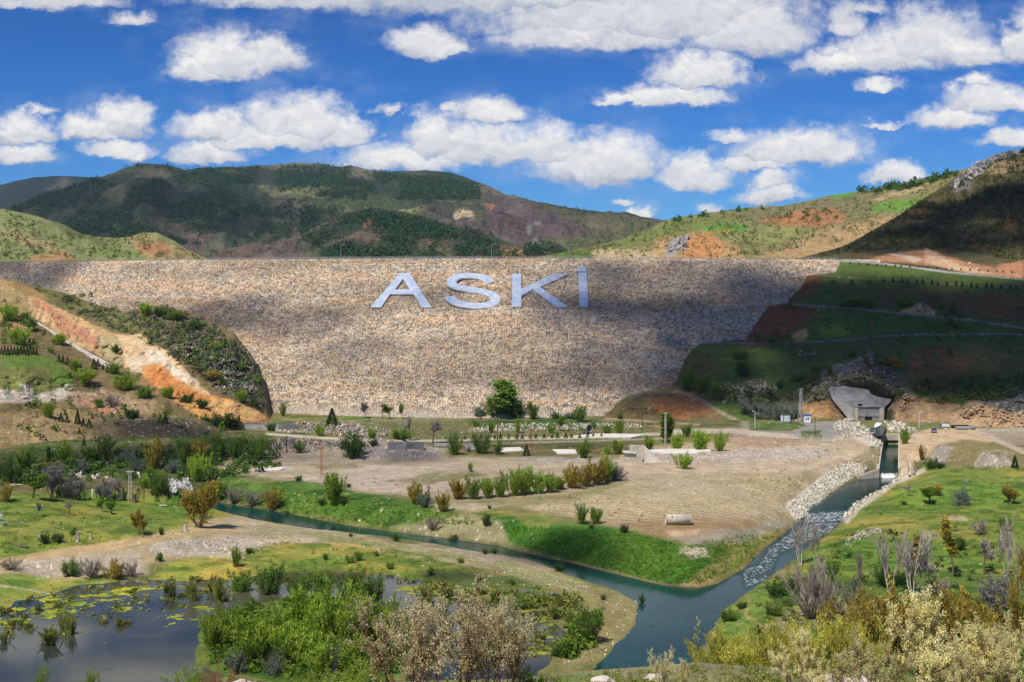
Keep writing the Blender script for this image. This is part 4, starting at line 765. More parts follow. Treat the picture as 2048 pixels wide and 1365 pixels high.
# kind: (object name, category, leaf material, bark, generator options)
KIND = {
 'w': ('shrub', 'shrub', 'leaf_bright', 'bark', dict(n0=15, trunk=0, lean=32, L=.9, lv=2, kids=6, ratio=.38, ang=28, trop=.16, r0=.010, leaves=5200, lsz=.038, jit=.026, leaf_lv=0, kmin=.03, asp=1.7, base=.16)),
 'g': ('shrub', 'shrub', 'leaf_green', 'bark', dict(n0=13, trunk=0, lean=42, L=.75, lv=2, kids=6, ratio=.45, ang=34, trop=.12, r0=.012, leaves=5200, lsz=.040, jit=.034, leaf_lv=0, kmin=.03, base=.14)),
 'd': ('shrub', 'shrub', 'leaf_dark', 'bark', dict(n0=15, trunk=0, lean=55, L=.62, lv=2, kids=6, ratio=.5, ang=40, trop=.06, r0=.012, leaves=4200, lsz=.05, jit=.036, leaf_lv=0, kmin=.03, base=.16)),
 'o': ('shrub', 'shrub', 'leaf_orange', 'bark_red', dict(n0=17, trunk=0, lean=30, L=.95, lv=2, kids=6, ratio=.33, ang=24, trop=.14, r0=.010, leaves=4800, lsz=.036, jit=.024, leaf_lv=0, kmin=.05, asp=2., base=.16)),
 'y': ('shrub', 'shrub', 'leaf_yellow', 'bark_red', dict(n0=20, trunk=0, lean=32, L=.95, lv=2, kids=7, ratio=.36, ang=25, trop=.13, r0=.007, leaves=10000, lsz=.023, jit=.022, leaf_lv=0, kmin=.08, asp=2., base=.12)),
 's': ('shrub', 'shrub', 'leaf_silver', 'bark', dict(n0=11, trunk=0, lean=60, L=.62, lv=2, kids=6, ratio=.5, ang=42, trop=.05, r0=.012, leaves=4200, lsz=.042, jit=.034, leaf_lv=0, kmin=.05, base=.12)),
 'q': ('shrub', 'shrub', 'leaf_grey', 'bark', dict(n0=9, trunk=.12, lean=48, L=.6, lv=3, kids=5, ratio=.5, ang=40, trop=.05, r0=.02, leaves=3200, lsz=.036, jit=.025, kmin=.2)),
 't': ('tree', 'tree', 'leaf_green', 'bark', dict(n0=1, trunk=.22, L=.5, lv=3, kids=5, ratio=.58, ang=44, r0=.03, leaves=4200, lsz=.042, jit=.036, leaf_lv=1)),
 'u': ('tree', 'tree', 'leaf_orange', 'bark', dict(n0=3, trunk=.2, lean=22, L=.55, lv=2, kids=7, ratio=.55, ang=34, trop=.2, r0=.022, leaves=4800, lsz=.034, jit=.028, asp=1.8, leaf_lv=0, base=.01)),
 'p': ('tree', 'tree', 'leaf_green', 'bark', dict(n0=1, trunk=.08, L=.92, lv=2, kids=30, ratio=.30, ang=30, trop=.14, wander=.06, r0=.014, leaves=5000, lsz=.038, jit=.034, leaf_lv=1, kmin=.04, cone=.45)),
 'P': ('tree', 'tree', 'leaf_orange', 'bark', dict(n0=1, trunk=.28, L=.75, lv=2, kids=18, ratio=.26, ang=24, trop=.12, wander=.05, r0=.014, leaves=1300, lsz=.042, jit=.02, leaf_lv=1, kmin=.04, cone=.4)),
 'b': ('bare_tree', 'tree', 'leaf_twig', 'bark_pale', dict(n0=1, trunk=.12, L=.62, lv=3, kids=6, ratio=.46, ang=30, trop=.16, r0=.016, leaves=900, lsz=.05, jit=.006, asp=5., leaf_lv=3)),
 'B': ('bare_tree', 'tree', 'leaf_twig', 'bark_pale', dict(n0=4, trunk=.12, lean=18, L=.8, lv=2, kids=9, ratio=.34, ang=34, trop=.16, wander=.08, r0=.010, leaves=300, lsz=.045, jit=.012, asp=6., base=.06)),
 'k': ('bare_tree', 'tree', 'leaf_twig', 'bark', dict(n0=1, trunk=.25, L=.45, lv=3, kids=5, ratio=.6, ang=42, trop=.06, r0=.026, leaves=700, lsz=.05, jit=.01, asp=4., leaf_lv=2)),
 'K': ('bare_shrub', 'shrub', 'leaf_twig', 'bark', dict(n0=20, trunk=0, lean=40, L=.9, lv=2, kids=7, ratio=.34, ang=22, trop=.1, r0=.006, leaves=2000, lsz=.045, jit=.014, asp=4.5, leaf_lv=0, kmin=.15)),
 'x': ('blossom_tree', 'tree', 'leaf_blossom', 'bark_red', dict(n0=5, trunk=.05, lean=24, L=.72, lv=3, kids=7, ratio=.40, ang=34, trop=.12, r0=.009, leaves=13000, lsz=.0135, jit=.011, tip=True, leaf_lv=2, base=.05)),
 'X': ('budding_tree', 'tree', 'leaf_bud', 'bark_red', dict(n0=4, trunk=.04, lean=24, L=.72, lv=3, kids=8, ratio=.40, ang=34, trop=.10, r0=.009, leaves=10000, lsz=.0110, jit=.010, tip=True, leaf_lv=2, base=.05)),
 'r': ('red_shrub', 'shrub', 'leaf_red', 'bark_red', dict(n0=9, trunk=0, lean=46, L=.7, lv=3, kids=5, ratio=.5, ang=36, trop=.06, r0=.010, leaves=4500, lsz=.02, jit=.014, leaf_lv=2)),
 'G': ('leafy_shrub', 'shrub', 'leaf_bright', 'bark', dict(n0=10, trunk=0, lean=48, L=.7, lv=3, kids=6, ratio=.48, ang=36, trop=.08, r0=.010, leaves=8000, lsz=.022, jit=.016, leaf_lv=1)),
 'e': ('reed_clump', 'reeds', 'leaf_reed', 'leaf_reed', dict(n0=26, trunk=0, lean=26, L=.9, lv=1, kids=3, ratio=.3, ang=14, trop=.1, r0=.004, leaves=1500, lsz=.09, jit=.016, asp=4., leaf_lv=0, kmin=.1)),
 'c': ('conifer', 'tree', 'leaf_conifer', 'bark', None),
}
PROTO = {}
def proto(kind, var):
    if (kind, var) not in PROTO:
        nm, cat, lm, bk, op = KIND[kind]
        V, Fq, LV, LF, tone = conifer_mesh(500 + var) if op is None else plant(100 + var * 7 + ord(kind), **op)
        w_ = mesh('trunk', V, Fq, M[bk], smooth=True, link=False); c_ = mesh('crown', LV, LF, M[lm], attrs={'tone': tone}, link=False)
        PROTO[(kind, var)] = (w_, c_)
    return PROTO[(kind, var)]
cnt = [0]
def put(kind, loc, h, wd, label, group=None, simple=False, tilt=0):
    nm, cat = KIND[kind][:2]; cnt[0] += 1; rng = np.random.RandomState(cnt[0] * 13 + 1)
    var = cnt[0] % (2 if kind in 'xXrG' else 3)
    w_, c_ = proto(kind, var)
    if simple:
        o = bpy.data.objects.new(nm, c_); COL.objects.link(o); o.location = loc; o.rotation_euler = (0, 0, rng.rand() * 6.28); o.scale = (wd, wd, h)
    else:
        o = empty(nm, loc, rng.rand() * 6.28); o.rotation_euler[0] = tilt; o.scale = (wd, wd, h)
        for nn, me in (('trunk', w_), ('crown', c_)):
            q = bpy.data.objects.new(nn, me); COL.objects.link(q); q.parent = o
    tag(o, label, cat, group); return o
def place(kind, px, py, hp, wp, label, group=None, simple=False, valley_=False):
    if valley_:                                     # roots hidden behind the near slope: follow the ray down to the valley floor
        y = F * (CH + 4.2) / (py - HY); x = (px - CX) * y / F; P = Vector((x, y, drop(x, y)))
    else: P = at(px, py)
    if P is None: return
    if kind == 'B': wp *= 1.75
    s = P.y / F; return put(kind, (P.x, P.y, P.z - .02 * hp * s), hp * s, wp * s, label, group, simple)
T = """
c 664 851 36 28|dark pointed conifer standing at the left foot of the dam
b 731 836 34 36|leafless spreading tree against the pale stones of the dam foot
t 780 839 32 27|rounded green tree at the dam foot, right of the leafless one
t 806 839 31 17|slim green sapling at the dam foot beside a rounder tree
k 820 882 52 26|dark leafless tree left of two beside the pale road below the dam
k 866 887 50 36|dark leafless tree right of two beside the pale road below the dam
p 1011 832 72 50|tallest tree at the foot of the dam, olive green and pointed
g 986 833 42 36|green tree leaning on the left side of the tallest dam foot tree
s 963 834 24 32|pale silver shrub left of the tallest tree at the dam foot
g 1033 836 38 34|green shrub on the right side of the tallest dam foot tree
g 1066 839 38 30|dense green tree at the dam foot, right of the tall group
g 1160 844 36 28|olive green tree at the dam foot just left of the earth spur
d 1112 838 15 26|low dark shrub between the two right trees at the dam foot
s 1136 838 15 24|low silvery shrub under the dam between dark bushes
d 1150 839 14 20|low dark shrub touching the olive tree at the dam foot
g 567 833 32 15|slim green tree where the left spur meets the dam
w 641 873 26 27|bright green shrub among the dark boulders near the dam conifer
w 743 879 24 20|bright shrub on the pale boulders left of the leafless trees
d 747 893 18 18|dark shrub beside the pale road left of the spoil heap
d 702 916 54 60|big round dark green shrub on bare ground left of the spoil heap
g 599 906 24 24|small green shrub in front of the lower boulder band
g 803 880 26 44|wide leafy shrub on boulders right behind the spoil heap
g 542 862 18 20|small green shrub in front of the concrete retaining wall
g 911 910 48 34|dark green tree left in the group behind the gravel flat
g 964 908 46 38|broad dark green tree in the middle of the group behind the gravel flat
g 995 909 30 24|smaller dark tree on the right of the group behind the gravel flat
c 1053 912 24 17|short dark conifer beside the rusty lattice pole
s 938 905 14 12|tiny grey shrub between the two dark trees behind the gravel flat
g 1167 916 38 32|round dark green shrub beside the small concrete slab
w 1235 909 30 25|bright green shrub left of the concrete headwall
w 1213 908 18 20|small bright shrub left of the concrete headwall, nearest the slab
g 952 856 17 18|small green shrub left of the long pale stone band
w 982 866 22 15|small shrub at the left end of the long pale stone band
w 1035 867 36 15|thin young tree in front of the long pale stone band
w 1102 867 21 17|small bright shrub left of the green tree on the stone band
t 1121 862 32 25|round bright green tree on the long pale stone band
g 1187 858 15 12|small shrub behind the mouth of the green steel cylinder
g 1216 868 20 22|green shrub right of the steel cylinder, left of a taller one
w 1239 869 30 25|taller bright shrub at the end of the white slab
g 1241 839 15 14|single small round shrub on the slope under the earth spur
p 1330 884 60 32|tall narrow green poplar behind the pale lattice pole
w 1297 901 30 21|yellow green shrub beside the concrete headwall
w 1353 902 38 32|bright willow shrub just right of the tall poplar
g 1374 874 28 23|darker round shrub behind the bright willow shrubs
w 1399 903 44 46|widest bright willow shrub in the row right of the poplar
w 1438 903 42 32|rightmost bright willow shrub in the row right of the poplar
w 1364 938 34 36|lone bright shrub on the bare gravel in front of the headwall
w 667 1009 66 52|large bright green willow below the rusty pole on the grassy bank
d 643 1010 14 20|dark low bush at the left foot of the large bright willow
d 689 1009 14 22|dark low bush at the right foot of the large bright willow
d 597 963 13 14|small round dark bush on the edge of the gravel flat
d 697 975 10 12|tiny dark bush behind the large bright willow
w 942 944 20 11|tiny bright bush alone on the gravel flat
o 833 1009 48 46|brownish green willow left of the silver bush on the bank
s 847 1016 32 36|silver bush at the foot of the brownish willow
o 886 1024 44 28|brown budding bush right of the silver bush on the bank
o 545 1020 52 40|yellow brown willow leaning over the upper river
K 506 1014 36 40|leafless brown thicket beside the upper river, left of the yellow willow
K 468 1008 38 40|leafless thicket at the very top of the river
g 440 1000 40 36|green willow behind the leafless thicket at the river head
K 866 1062 28 30|leafless tuft bush at the water edge in mid river
g 1162 1049 44 24|dark leafy bush on the field edge above the grass bank
w 1191 1048 34 26|bright twiggy bush right beside the dark leafy one on the field edge
d 1183 1058 12 12|tiny dark bush in front of the pair on the field edge
d 1248 1067 19 20|round dark bush on the grass bank left of the concrete pipe
d 972 1052 26 23|round dark green bush on the bare river bank
d 979 1018 9 9|tiny dark bush at the corner of the ploughed field
u 400 1056 96 66|large orange green tree at the end of the left meadow
r 413 1048 32 24|reddish brown bush at the foot of the orange meadow tree
u 282 1072 54 36|small orange green tree alone in the left meadow
b 81 1034 32 22|grey leafless tree with upright twigs in the left meadow
k 139 1031 30 26|small leafless tree with round top in the left meadow
t 205 1024 26 26|small green tree left of a pair before the pollard stump
t 223 1029 26 22|small green tree right of a pair before the pollard stump
t 66 998 48 44|green fruit tree with dark trunk at the left meadow edge
q 104 996 70 66|greyish white blossoming tree, left one of the big pair
q 146 1000 62 58|greyish white blossoming tree, right one of the big pair
q 201 1002 46 46|greyish white blossoming tree standing alone beside the pollards
k 236 1002 50 34|pollarded leafless tree with pale limbs behind the meadow
g 312 992 58 38|green bush between white boulders at the meadow rim
w 290 982 34 28|pale green bush left on the meadow rim by the white boulders
g 326 988 46 24|dark green bush right on the meadow rim above the dry stream
w 396 964 62 46|bright yellow green willow behind the white boulders
k 366 1010 38 16|small dead tree with thick trunk left of the orange meadow tree
d 88 1087 24 28|round dark bush with a leaning grey stump before it
d 115 1086 21 28|round dark bush right of the one with the stump
t 143 1084 30 14|thin sapling beside the pale carved looking stump
d 323 1070 17 13|tiny dark bush right of the lone orange meadow tree
g 50 938 46 38|dark green tree in the back row at the left edge
p 95 930 40 17|narrow green poplar in the left back row
w 132 924 46 38|bright green round tree in the left back row
g 206 922 56 38|tall green tree right of the bright round one in the back row
g 180 922 30 34|low green bush at the foot of the tall back row tree
s 164 948 34 26|dark grey green bush behind the blossoming pair
d 84 952 26 26|dark bush in front of the narrow poplar
d 108 950 24 26|dark bush right of the narrow poplar foot
d 8 962 52 36|dark leafy bush cut by the left photo edge
d 30 966 36 34|second dark bush from the left photo edge
o 306 938 68 46|tall olive brown willow in the shaded back row
g 364 932 66 32|tall dark green tree in the shaded back row
o 396 930 58 36|brownish willow right of the tall dark green tree
s 246 928 30 44|wide grey bush in the shaded back row
s 350 946 30 40|blue grey bush at the foot of the shaded willows
g 440 914 50 42|dark green willow left in the group below the orange cut
g 472 918 48 38|dark green willow in the middle of the group below the orange cut
g 512 920 56 52|widest dark green willow on the right of the group below the orange cut
s 279 946 36 36|grey bush right of the utility pole in the back row
o 10 1004 40 36|brownish bush at the left photo edge beside the meadow
d 12 1000 14 16|tiny dark bush under the brownish one at the left photo edge
w 162 767 34 54|round green bush at the right end of the green terrace on the left spur
w 150 742 24 34|bright bush above the terrace end on the left spur
w 246 780 38 62|bright yellow green bush under the orange landslide cut
g 287 797 28 38|darker bush right of the bright one under the landslide cut
w 336 797 24 30|small bright bush lowest under the orange soil
w 20 642 36 46|green bush high on the left spur by the photo edge
w 40 690 38 50|bright green bush above the row of little conifers
g 62 662 30 24|dark green bush at the upper end of the concrete chute
w 118 690 26 34|bright bush left of the concrete chute
g 226 748 24 30|green bush at the lower end of the concrete chute
w 290 632 27 28|round bright bush on the crest of the left spur
g 320 632 22 34|green bush on the spur crest, second from the round bright one
g 347 640 22 40|wide green bush on the spur crest above grey rocks
d 392 658 18 40|dark bush on the falling crest of the spur
o 430 757 18 38|orange tinged bush on the rocky spur face
w 481 803 26 28|pale green bush at the foot of the rocky spur
w 97 836 32 30|bright bush on the shaded slope with small conifers
K 224 814 28 42|olive twiggy bush on the shaded left slope
g 200 815 20 26|small olive bush left of the twiggy one on the shaded slope
d 510 814 20 22|small dark bush at the spur foot near the dam
d 374 806 22 34|dark bush along the lower edge of the orange soil
d 402 816 20 32|dark bush further down the lower edge of the orange soil
d 440 852 28 58|wide dark bush above the retaining wall
d 470 856 26 40|dark bush touching the left end of the retaining wall
d 264 838 22 34|dark bush on the shaded slope below the orange cut
c 331 847 24 12|dark narrow conifer pair on the shaded lower slope
d 232 705 18 22|little dark bush standing over the concrete chute
g 1374 782 48 34|dark green tree at the lower right corner of the dam
g 1402 786 42 42|broad dark green tree second from the dam corner
g 1426 790 28 30|low green tree third from the dam corner
g 1476 716 22 38|round bush high on the lowest green terrace
d 1486 752 32 38|darker round bush below the one on the lowest terrace
d 1560 777 20 16|small dark bush left of the grey rock knob
g 1592 764 20 32|green bush on the left flank of the grey rock knob
g 1632 742 18 30|green bush halfway up the flank of the grey rock knob
g 1706 712 18 28|green bush just left of the rock knob summit
o 1792 738 26 40|rusty green bush right of the rock knob summit
g 1545 686 16 32|green bush above the lowest bench road
g 1694 614 18 30|left bush of three on the middle bench road
g 1716 612 22 40|middle bush of three on the middle bench road
g 1742 616 18 26|right bush of three on the middle bench road
g 1812 616 26 36|bush left of the small orange cut on the terraces
s 1500 828 44 46|blue grey willow, left of the clump behind the white cabins
s 1532 838 38 52|blue grey willow, second of the clump behind the white cabins
s 1562 841 40 48|blue grey willow right behind the left white cabin
s 1586 836 32 30|small blue grey willow right of the clump by the mast
g 1518 822 30 26|dark green bush inside the blue grey willow clump
w 1809 888 36 24|bright green bush on top of the culvert beside the channel
d 1793 934 20 22|dark bush at the lower right end of the concrete channel
o 1844 920 32 17|brown green bush on the sandy slope right of the channel
d 1864 938 24 28|dark bush at the foot of the grey rock heap
d 1882 938 14 24|low dark bush right beside the one at the rock heap
c 2030 936 26 16|small pointed evergreen near the right photo edge by the rocks
k 1818 993 26 20|small leafless tree in the upper right meadow
t 1858 1007 32 36|small fruit tree with spreading crown in the upper right meadow
s 1926 1012 38 40|silver green bush in the right meadow
k 1932 984 28 14|little leafless tree behind the silver green bush
u 2020 1008 36 32|olive tree near the right photo edge in the upper meadow
u 1874 992 22 34|pale olive small tree between fruit tree and silver bush
d 1808 1010 10 12|tiny dark bush left of the fruit tree in the meadow
B 1600 1130 104 24|tall thin leafless poplar by the rapids, left of two
B 1628 1128 92 20|tall thin leafless poplar by the rapids, right of two
K 1622 1238 124 104|huge grey leafless willow thicket on the right river bank
K 1655 1246 96 60|grey leafless willow leaning right behind the huge thicket
B 1698 1292 92 62|pale leafless tree with forked limbs in front of the thicket
B 1782 1190 136 38|white trunked bare poplar left of the pair in the right meadow
B 1826 1196 152 44|taller white trunked bare poplar right of the pair
P 1824 1192 126 34|thin yellow green poplar inside the white trunked pair
P 1905 1152 118 36|orange green poplar standing free in the right meadow
k 1967 1150 76 42|dark gnarled leafless tree right of the orange poplar
B 2010 1156 134 26|white bare poplar near the right photo edge
B 2038 1176 112 32|grey bare poplar at the right photo edge
t 1667 1182 62 36|small dark tree with straight trunk behind the thicket
b 1726 1218 118 26|slim leafless tree with blackened trunk right of the small dark tree
d 1768 1172 50 46|dark evergreen bush at the foot of the white poplars
d 1800 1168 26 34|dark bush right of the evergreen one under the poplars
s 1708 1186 32 28|blue green bush between the slim trees
q 2000 1244 96 96|large grey blossoming bush at the lower right edge
d 1552 1194 34 50|dark bush on the grassy tip left of the thicket
d 1578 1180 26 34|dark bush touching the huge thicket from the left
g 1456 1242 28 38|green bush on the right river bank at the water
d 1516 1270 22 20|round dark bush beside the narrow footpath
d 1484 1218 14 22|low dark bush on the grass tip by the river
g 1548 1232 24 34|green bush under the leafless thicket
k 1850 1172 60 34|dark twisted leafless tree below the fallen log
K 1880 1190 34 50|grey brushwood below the orange poplar
K 1700 1210 30 40|grey brushwood left of the white poplars
d 1920 1100 26 32|dark bush behind the orange poplar
g 2010 1062 30 30|green bush at the right edge of the middle meadow
K 1960 1070 30 40|grey brushwood in the middle right meadow
w 470 1134 44 22|narrow bright willow at the upper pond shore
d 320 1123 18 18|dark bush on the gravel above the yellow algae
g 140 1152 36 40|green bush left in the thicket on the upper pond bank
K 182 1156 42 52|brown leafless bush in the thicket on the upper pond bank
o 228 1158 38 50|brownish willow right in the thicket on the upper pond bank
K 262 1154 32 36|leafless bush at the right end of the pond bank thicket
K 22 1140 24 50|low brown brush on the pond bank at the left edge
d 499 1108 14 16|small dark bush on the gravel above the pond
g 1180 1282 76 58|bright green bush on the berm between pond and river
g 1122 1312 36 40|round bright bush in the right arm of the pond
g 1044 1226 40 42|olive willow in the right arm of the pond
w 1092 1212 30 36|thin bright willow on algae in the right pond arm
d 1206 1200 12 14|small dark bush on the berm crest
d 1196 1248 14 16|small dark bush right of the bright berm bush
d 1302 1270 16 30|half drowned bush standing in the river below the junction
"""
for ln in T.strip().split('\n'):
    a, lb = ln.split('|'); k, x_, y_, h_, w_ = a.split(); place(k, float(x_), float(y_), float(h_), float(w_), lb)
ORD = "first second third fourth fifth sixth seventh eighth ninth tenth eleventh twelfth thirteenth fourteenth fifteenth sixteenth seventeenth eighteenth nineteenth twentieth".split()
def row(kind, pts, phrase, group, simple=False, valley_=False):
    pts = sorted([tuple(float(v) for v in q.split(',')) for q in pts.split()]); n_ = len(pts)
    if kind in 'ow' and 'hedge' in phrase: pts = [(a, b, c * 1.08, d * 1.3) for a, b, c, d in pts]
    for i, (x_, y_, h_, w_) in enumerate(pts):
        od = 'leftmost' if i == 0 else 'rightmost' if i == n_ - 1 else (ORD[i] if i < 20 else ORD[i % 20] + ' after the twentieth') + ' from the left'
        place(kind, x_, y_, h_, w_, f"{phrase}, {od}", group, simple, valley_)
row('o', "918,999,42,28 1146,976,46,38 1170,973,42,32 1196,969,50,34", "orange brown willow in the hedge along the ploughed field", "orange willows of the field hedge")
row('w', "975,997,40,28 1000,995,46,26 1026,992,54,32 1051,990,54,30 1076,988,44,32 1099,985,38,28 1118,979,24,28 1215,965,56,28", "bright green willow in the hedge along the ploughed field", "bright willows of the field hedge")
place('g', 945, 999, 46, 34, "dark green willow near the left end of the field hedge"); place('s', 1233, 961, 36, 38, "silver bush closing the right end of the field hedge")
row('d', "790,1083,17,20 908,1090,22,25 970,1109,12,13 990,1108,13,15 1119,1143,18,22 1161,1151,14,20 1204,1167,15,18 1224,1173,12,13 1284,1206,20,15 702,1074,8,10", "round dark bush on the near edge of the river berm", "dark bushes along the river berm")
row('g', "753,1113,12,12 780,1138,15,16 700,1126,18,20 717,1122,20,18 922,1126,11,16 958,1163,14,14 650,1120,14,14 575,1030,10,12 860,1150,16,18 1025,1170,12,14", "small green bush in the grass between river and pond", "small bushes between river and pond")
row('c', " ".join(f"{932 + i * 14.2 + (i * 37 % 5) - 2},{879.5 - i * .22},{9 + (i * 7 % 4)},{7 + (i % 3)}" for i in range(20)), "tiny conifer planted along the pale road below the dam", "young conifers along the road", True)
row('c', " ".join(f"{3 + i * 6.4},{709 + (i % 3)},{15 + (i * 5 % 6)},{8}" for i in range(12)), "little conifer in the dense row on the left green terrace", "conifer row on the left terrace", True)
row('c', "118,724,16,9 126,727,17,9 135,731,18,9 143,736,15,9 152,739,17,9 162,744,14,8 188,738,22,14 196,733,16,9 206,740,12,8 215,745,14,8", "little conifer beside the concrete chute", "conifers beside the chute", True)
row('c', "60,812,9,6 71,813,10,6 82,812,9,6 122,843,20,12 134,845,18,10 155,848,30,14 166,852,18,10 178,850,14,9 159,868,12,7 168,892,18,9 130,830,10,7 185,838,11,7", "small dark conifer on the shaded left slope", "conifers on the shaded left slope", True)
row('c', " ".join(f"{1770 + i * 15.5 + (i * 31 % 7) - 3},{563.5 + i * .95},{9 + (i * 7 % 4)},{6.5}" for i in range(18)), "small dark conifer on the upper grass bench right of the dam", "conifers on the upper bench", True)
row('c', " ".join(f"{1700 + i * 17 + (i * 13 % 6)},{529 + i * .9},5,4.5" for i in range(20)), "tiny conifer below the crest road right of the dam", "conifers below the crest road", True)
row('g', "480,1192,54,54 540,1196,66,64 596,1200,60,58 648,1203,64,58 700,1205,68,60 746,1206,62,54", "shaded dark willow along the back of the pond island", "shaded willows behind the pond island")
row('w', "432,1300,86,76 505,1330,96,92 560,1282,74,76 612,1262,86,80 588,1330,96,88 672,1318,150,108 724,1300,140,96 775,1306,118,86 640,1356,86,80 705,1352,84,80 800,1330,90,70", "bright green willow on the pond island", "bright willows on the pond island")
row('s', "664,1352,84,44 548,1352,54,40 470,1348,50,44", "pale silver willow at the near edge of the pond island", "silver willows on the pond island")
row('e', "345,1208,44,20 386,1212,54,34 440,1212,60,40 332,1196,34,16 425,1190,40,30", "brownish reed bush standing in the shallow upper pond", "reed bushes in the upper pond")
row('e', "8,1296,34,28 22,1262,26,18 42,1262,24,16 56,1268,26,20 98,1298,46,54 78,1232,26,12 130,1266,42,30 142,1280,48,28 206,1258,20,18 240,1262,28,26 118,1226,22,18 252,1260,22,24 136,1318,14,10", "tuft of green reeds rising from the open pond", "reed tufts in the open pond")
row('e', "960,1240,30,24 1010,1262,28,26 1070,1252,30,22 1105,1240,32,20 1120,1222,30,20 1140,1245,24,18 1080,1290,26,26 850,1208,40,36 900,1200,26,30", "reed tuft in the marshy right arm of the pond", "reed tufts in the pond arm")
row('y', "1425,1384,130,100 1485,1392,128,100 1560,1396,152,108 1620,1384,152,110 1680,1388,140,100 1530,1400,100,90 1590,1410,130,96 1720,1390,136,96", "yellow orange willow thicket below the near slope", "yellow willows below the near slope", valley_=True)
row('o', "1745,1345,150,110 1800,1335,150,112 1860,1340,158,116 1910,1345,150,104 1950,1310,110,84 2035,1290,120,66 1980,1370,130,100 2060,1200,110,50 1690,1300,96,90", "orange brown willow behind the blossoming shrubs", "orange willows behind the blossoms", valley_=True)
row('X', "806,1425,238,180 862,1440,250,150 930,1432,268,196 985,1430,235,150 1022,1420,205,96", "beige budding tree of the foreground clump", "budding trees in the foreground")
row('x', "1850,1440,262,210 1758,1440,180,130 1938,1440,200,150 2010,1440,214,150 1595,1420,168,112 1690,1445,142,110 2060,1450,230,130 1890,1450,180,150 1640,1440,110,90", "cream blossoming tree in the foreground at right", "cream blossoming trees in the foreground")
row('x', "1325,1400,112,50 1365,1405,90,44", "thin blossoming sapling before the river in the foreground", "thin blossoming saplings")
row('G', "380,1420,92,90 735,1425,110,120 690,1430,90,110 620,1425,84,100 1062,1410,72,80 85,1410,86,26 183,1412,76,28 560,1425,54,90 1110,1410,60,60", "fresh green leafy shrub at the bottom edge of the photo", "leafy shrubs along the bottom edge")
row('r', "425,1425,106,84 470,1430,92,70", "reddish budding shrub at the bottom edge", "reddish shrubs at the bottom edge")
# ---------- ground cover and far woods, each one mass
def clump(seed, k, hemi=True):
    rng = np.random.RandomState(seed); P = rng.randn(k, 3); P /= np.linalg.norm(P, axis=1)[:, None]; P *= (rng.rand(k, 1) ** .3) * .5
    if hemi: P[:, 2] = np.abs(P[:, 2]) * 1.5
    V, q = quads(P, .30, rng); return V, q
def mass(name, pts, sizes, mat_, label=None, cat=None, k=22, tall=1., seed=1, hemi=True, kind='stuff'):
    rng = np.random.RandomState(seed); base = [clump(seed + i, k, hemi) for i in range(6)]; Vs, Fs, Ts, off = [], [], [], 0
    for i, (p, s) in enumerate(zip(pts, sizes)):
        V, q = base[i % 6]; a = rng.rand() * 6.28; c_, s_ = math.cos(a), math.sin(a)
        W = V.copy(); W[:, 0] = V[:, 0] * c_ - V[:, 1] * s_; W[:, 1] = V[:, 0] * s_ + V[:, 1] * c_; W = W * (s, s, s * tall) + p
        Vs.append(W); Fs.append(q + off); off += len(V); Ts.append(np.clip(np.full(len(V), rng.rand()) + np.repeat(rng.randn(k) * .15, 4), 0, 1))
    o = mesh(name, np.concatenate(Vs), np.concatenate(Fs), M[mat_], attrs={'tone': np.concatenate(Ts)}); tag(o, label, cat, kind=kind); return o
def scat(polys, nn, lo, hi, seed, nthr=None, ns=30, ymin=0):
    rng = np.random.RandomState(seed); out = []; sz = []
    for poly, fr in polys:
        for x_, y_ in inpoly(poly, int(nn * fr), rng):
            if nthr is not None and fbm(np.array([x_ / ns]), np.array([y_ / ns * 1.7]), 3, seed)[0] < nthr: continue
            p_ = at(x_, y_)
            if p_ is None or p_.y < ymin: continue
            out.append(np.array(p_)); sz.append(lo + (hi - lo) * rng.rand() ** 2)
    if ymin and out:
        A = np.array(out); k_ = gully(A[:, 0], A[:, 1]) < .66 + .18 * rng.rand(len(A)); out = [o_ for o_, q_ in zip(out, k_) if q_]; sz = [o_ for o_, q_ in zip(sz, k_) if q_]
    return out, sz
def sm(name, polys, nn, lo, hi, mat_, label, cat, seed, nthr=None, ns=30, ymin=0, **k):
    p_, s_ = scat(polys, nn, lo, hi, seed, nthr, ns, ymin)
    if p_: mass(name, p_, s_, mat_, label, cat, seed=seed, **k)
sm('pine_forest', [("0,425 150,365 260,330 400,332 620,400 640,460 500,500 250,480 100,470", 5200 / 9000), ("400,338 660,330 960,370 960,400 700,400 500,380", 2200 / 9000), ("620,420 735,420 900,455 1100,500 1080,515 560,515", 1600 / 9000)], 30000, 7, 14, 'leaf_conifer', "dark pine wood covering the mountain behind the dam", "forest", 61, .45, 60, ymin=1400, k=6, tall=1.25)
sm('mountain_scrub', [("0,420 300,335 900,345 1330,445 1250,510 0,510", 1)], 12000, 4, 9, 'leaf_scrub', "scattered scrub over the mountain range", "scrub", 62, .36, 40, ymin=1400, k=6)
sm('mountain_trees', [("0,420 150,371 300,330 700,335 960,370 1060,400 1320,441 1200,515 0,515", 1)], 7000, 5, 10, 'leaf_conifer', "dark trees dotted over the mountain range", "trees", 77, .30, 40, ymin=1400, k=6, tall=1.2)
sm('hill_scrub', [("0,420 160,468 290,468 415,520 0,520", .3), ("1060,515 1300,462 1380,436 1560,415 1700,392 1900,352 1900,380 1700,480 1500,515", .7)], 3200, 1.4, 4.6, 'leaf_scrub', "low scrub dotted over the sunny hills behind the dam", "scrub", 63, .40, 25, k=14)
sm('hilltop_trees', [("1700,384 1850,358 1925,338 1920,350 1850,372 1760,390", .8), ("1290,455 1430,424 1560,411 1560,416 1430,430", .2)], 150, 5, 11, 'leaf_dark', "dark trees lining the ridge of the sunny hill", "trees", 64, k=26, tall=1.2)
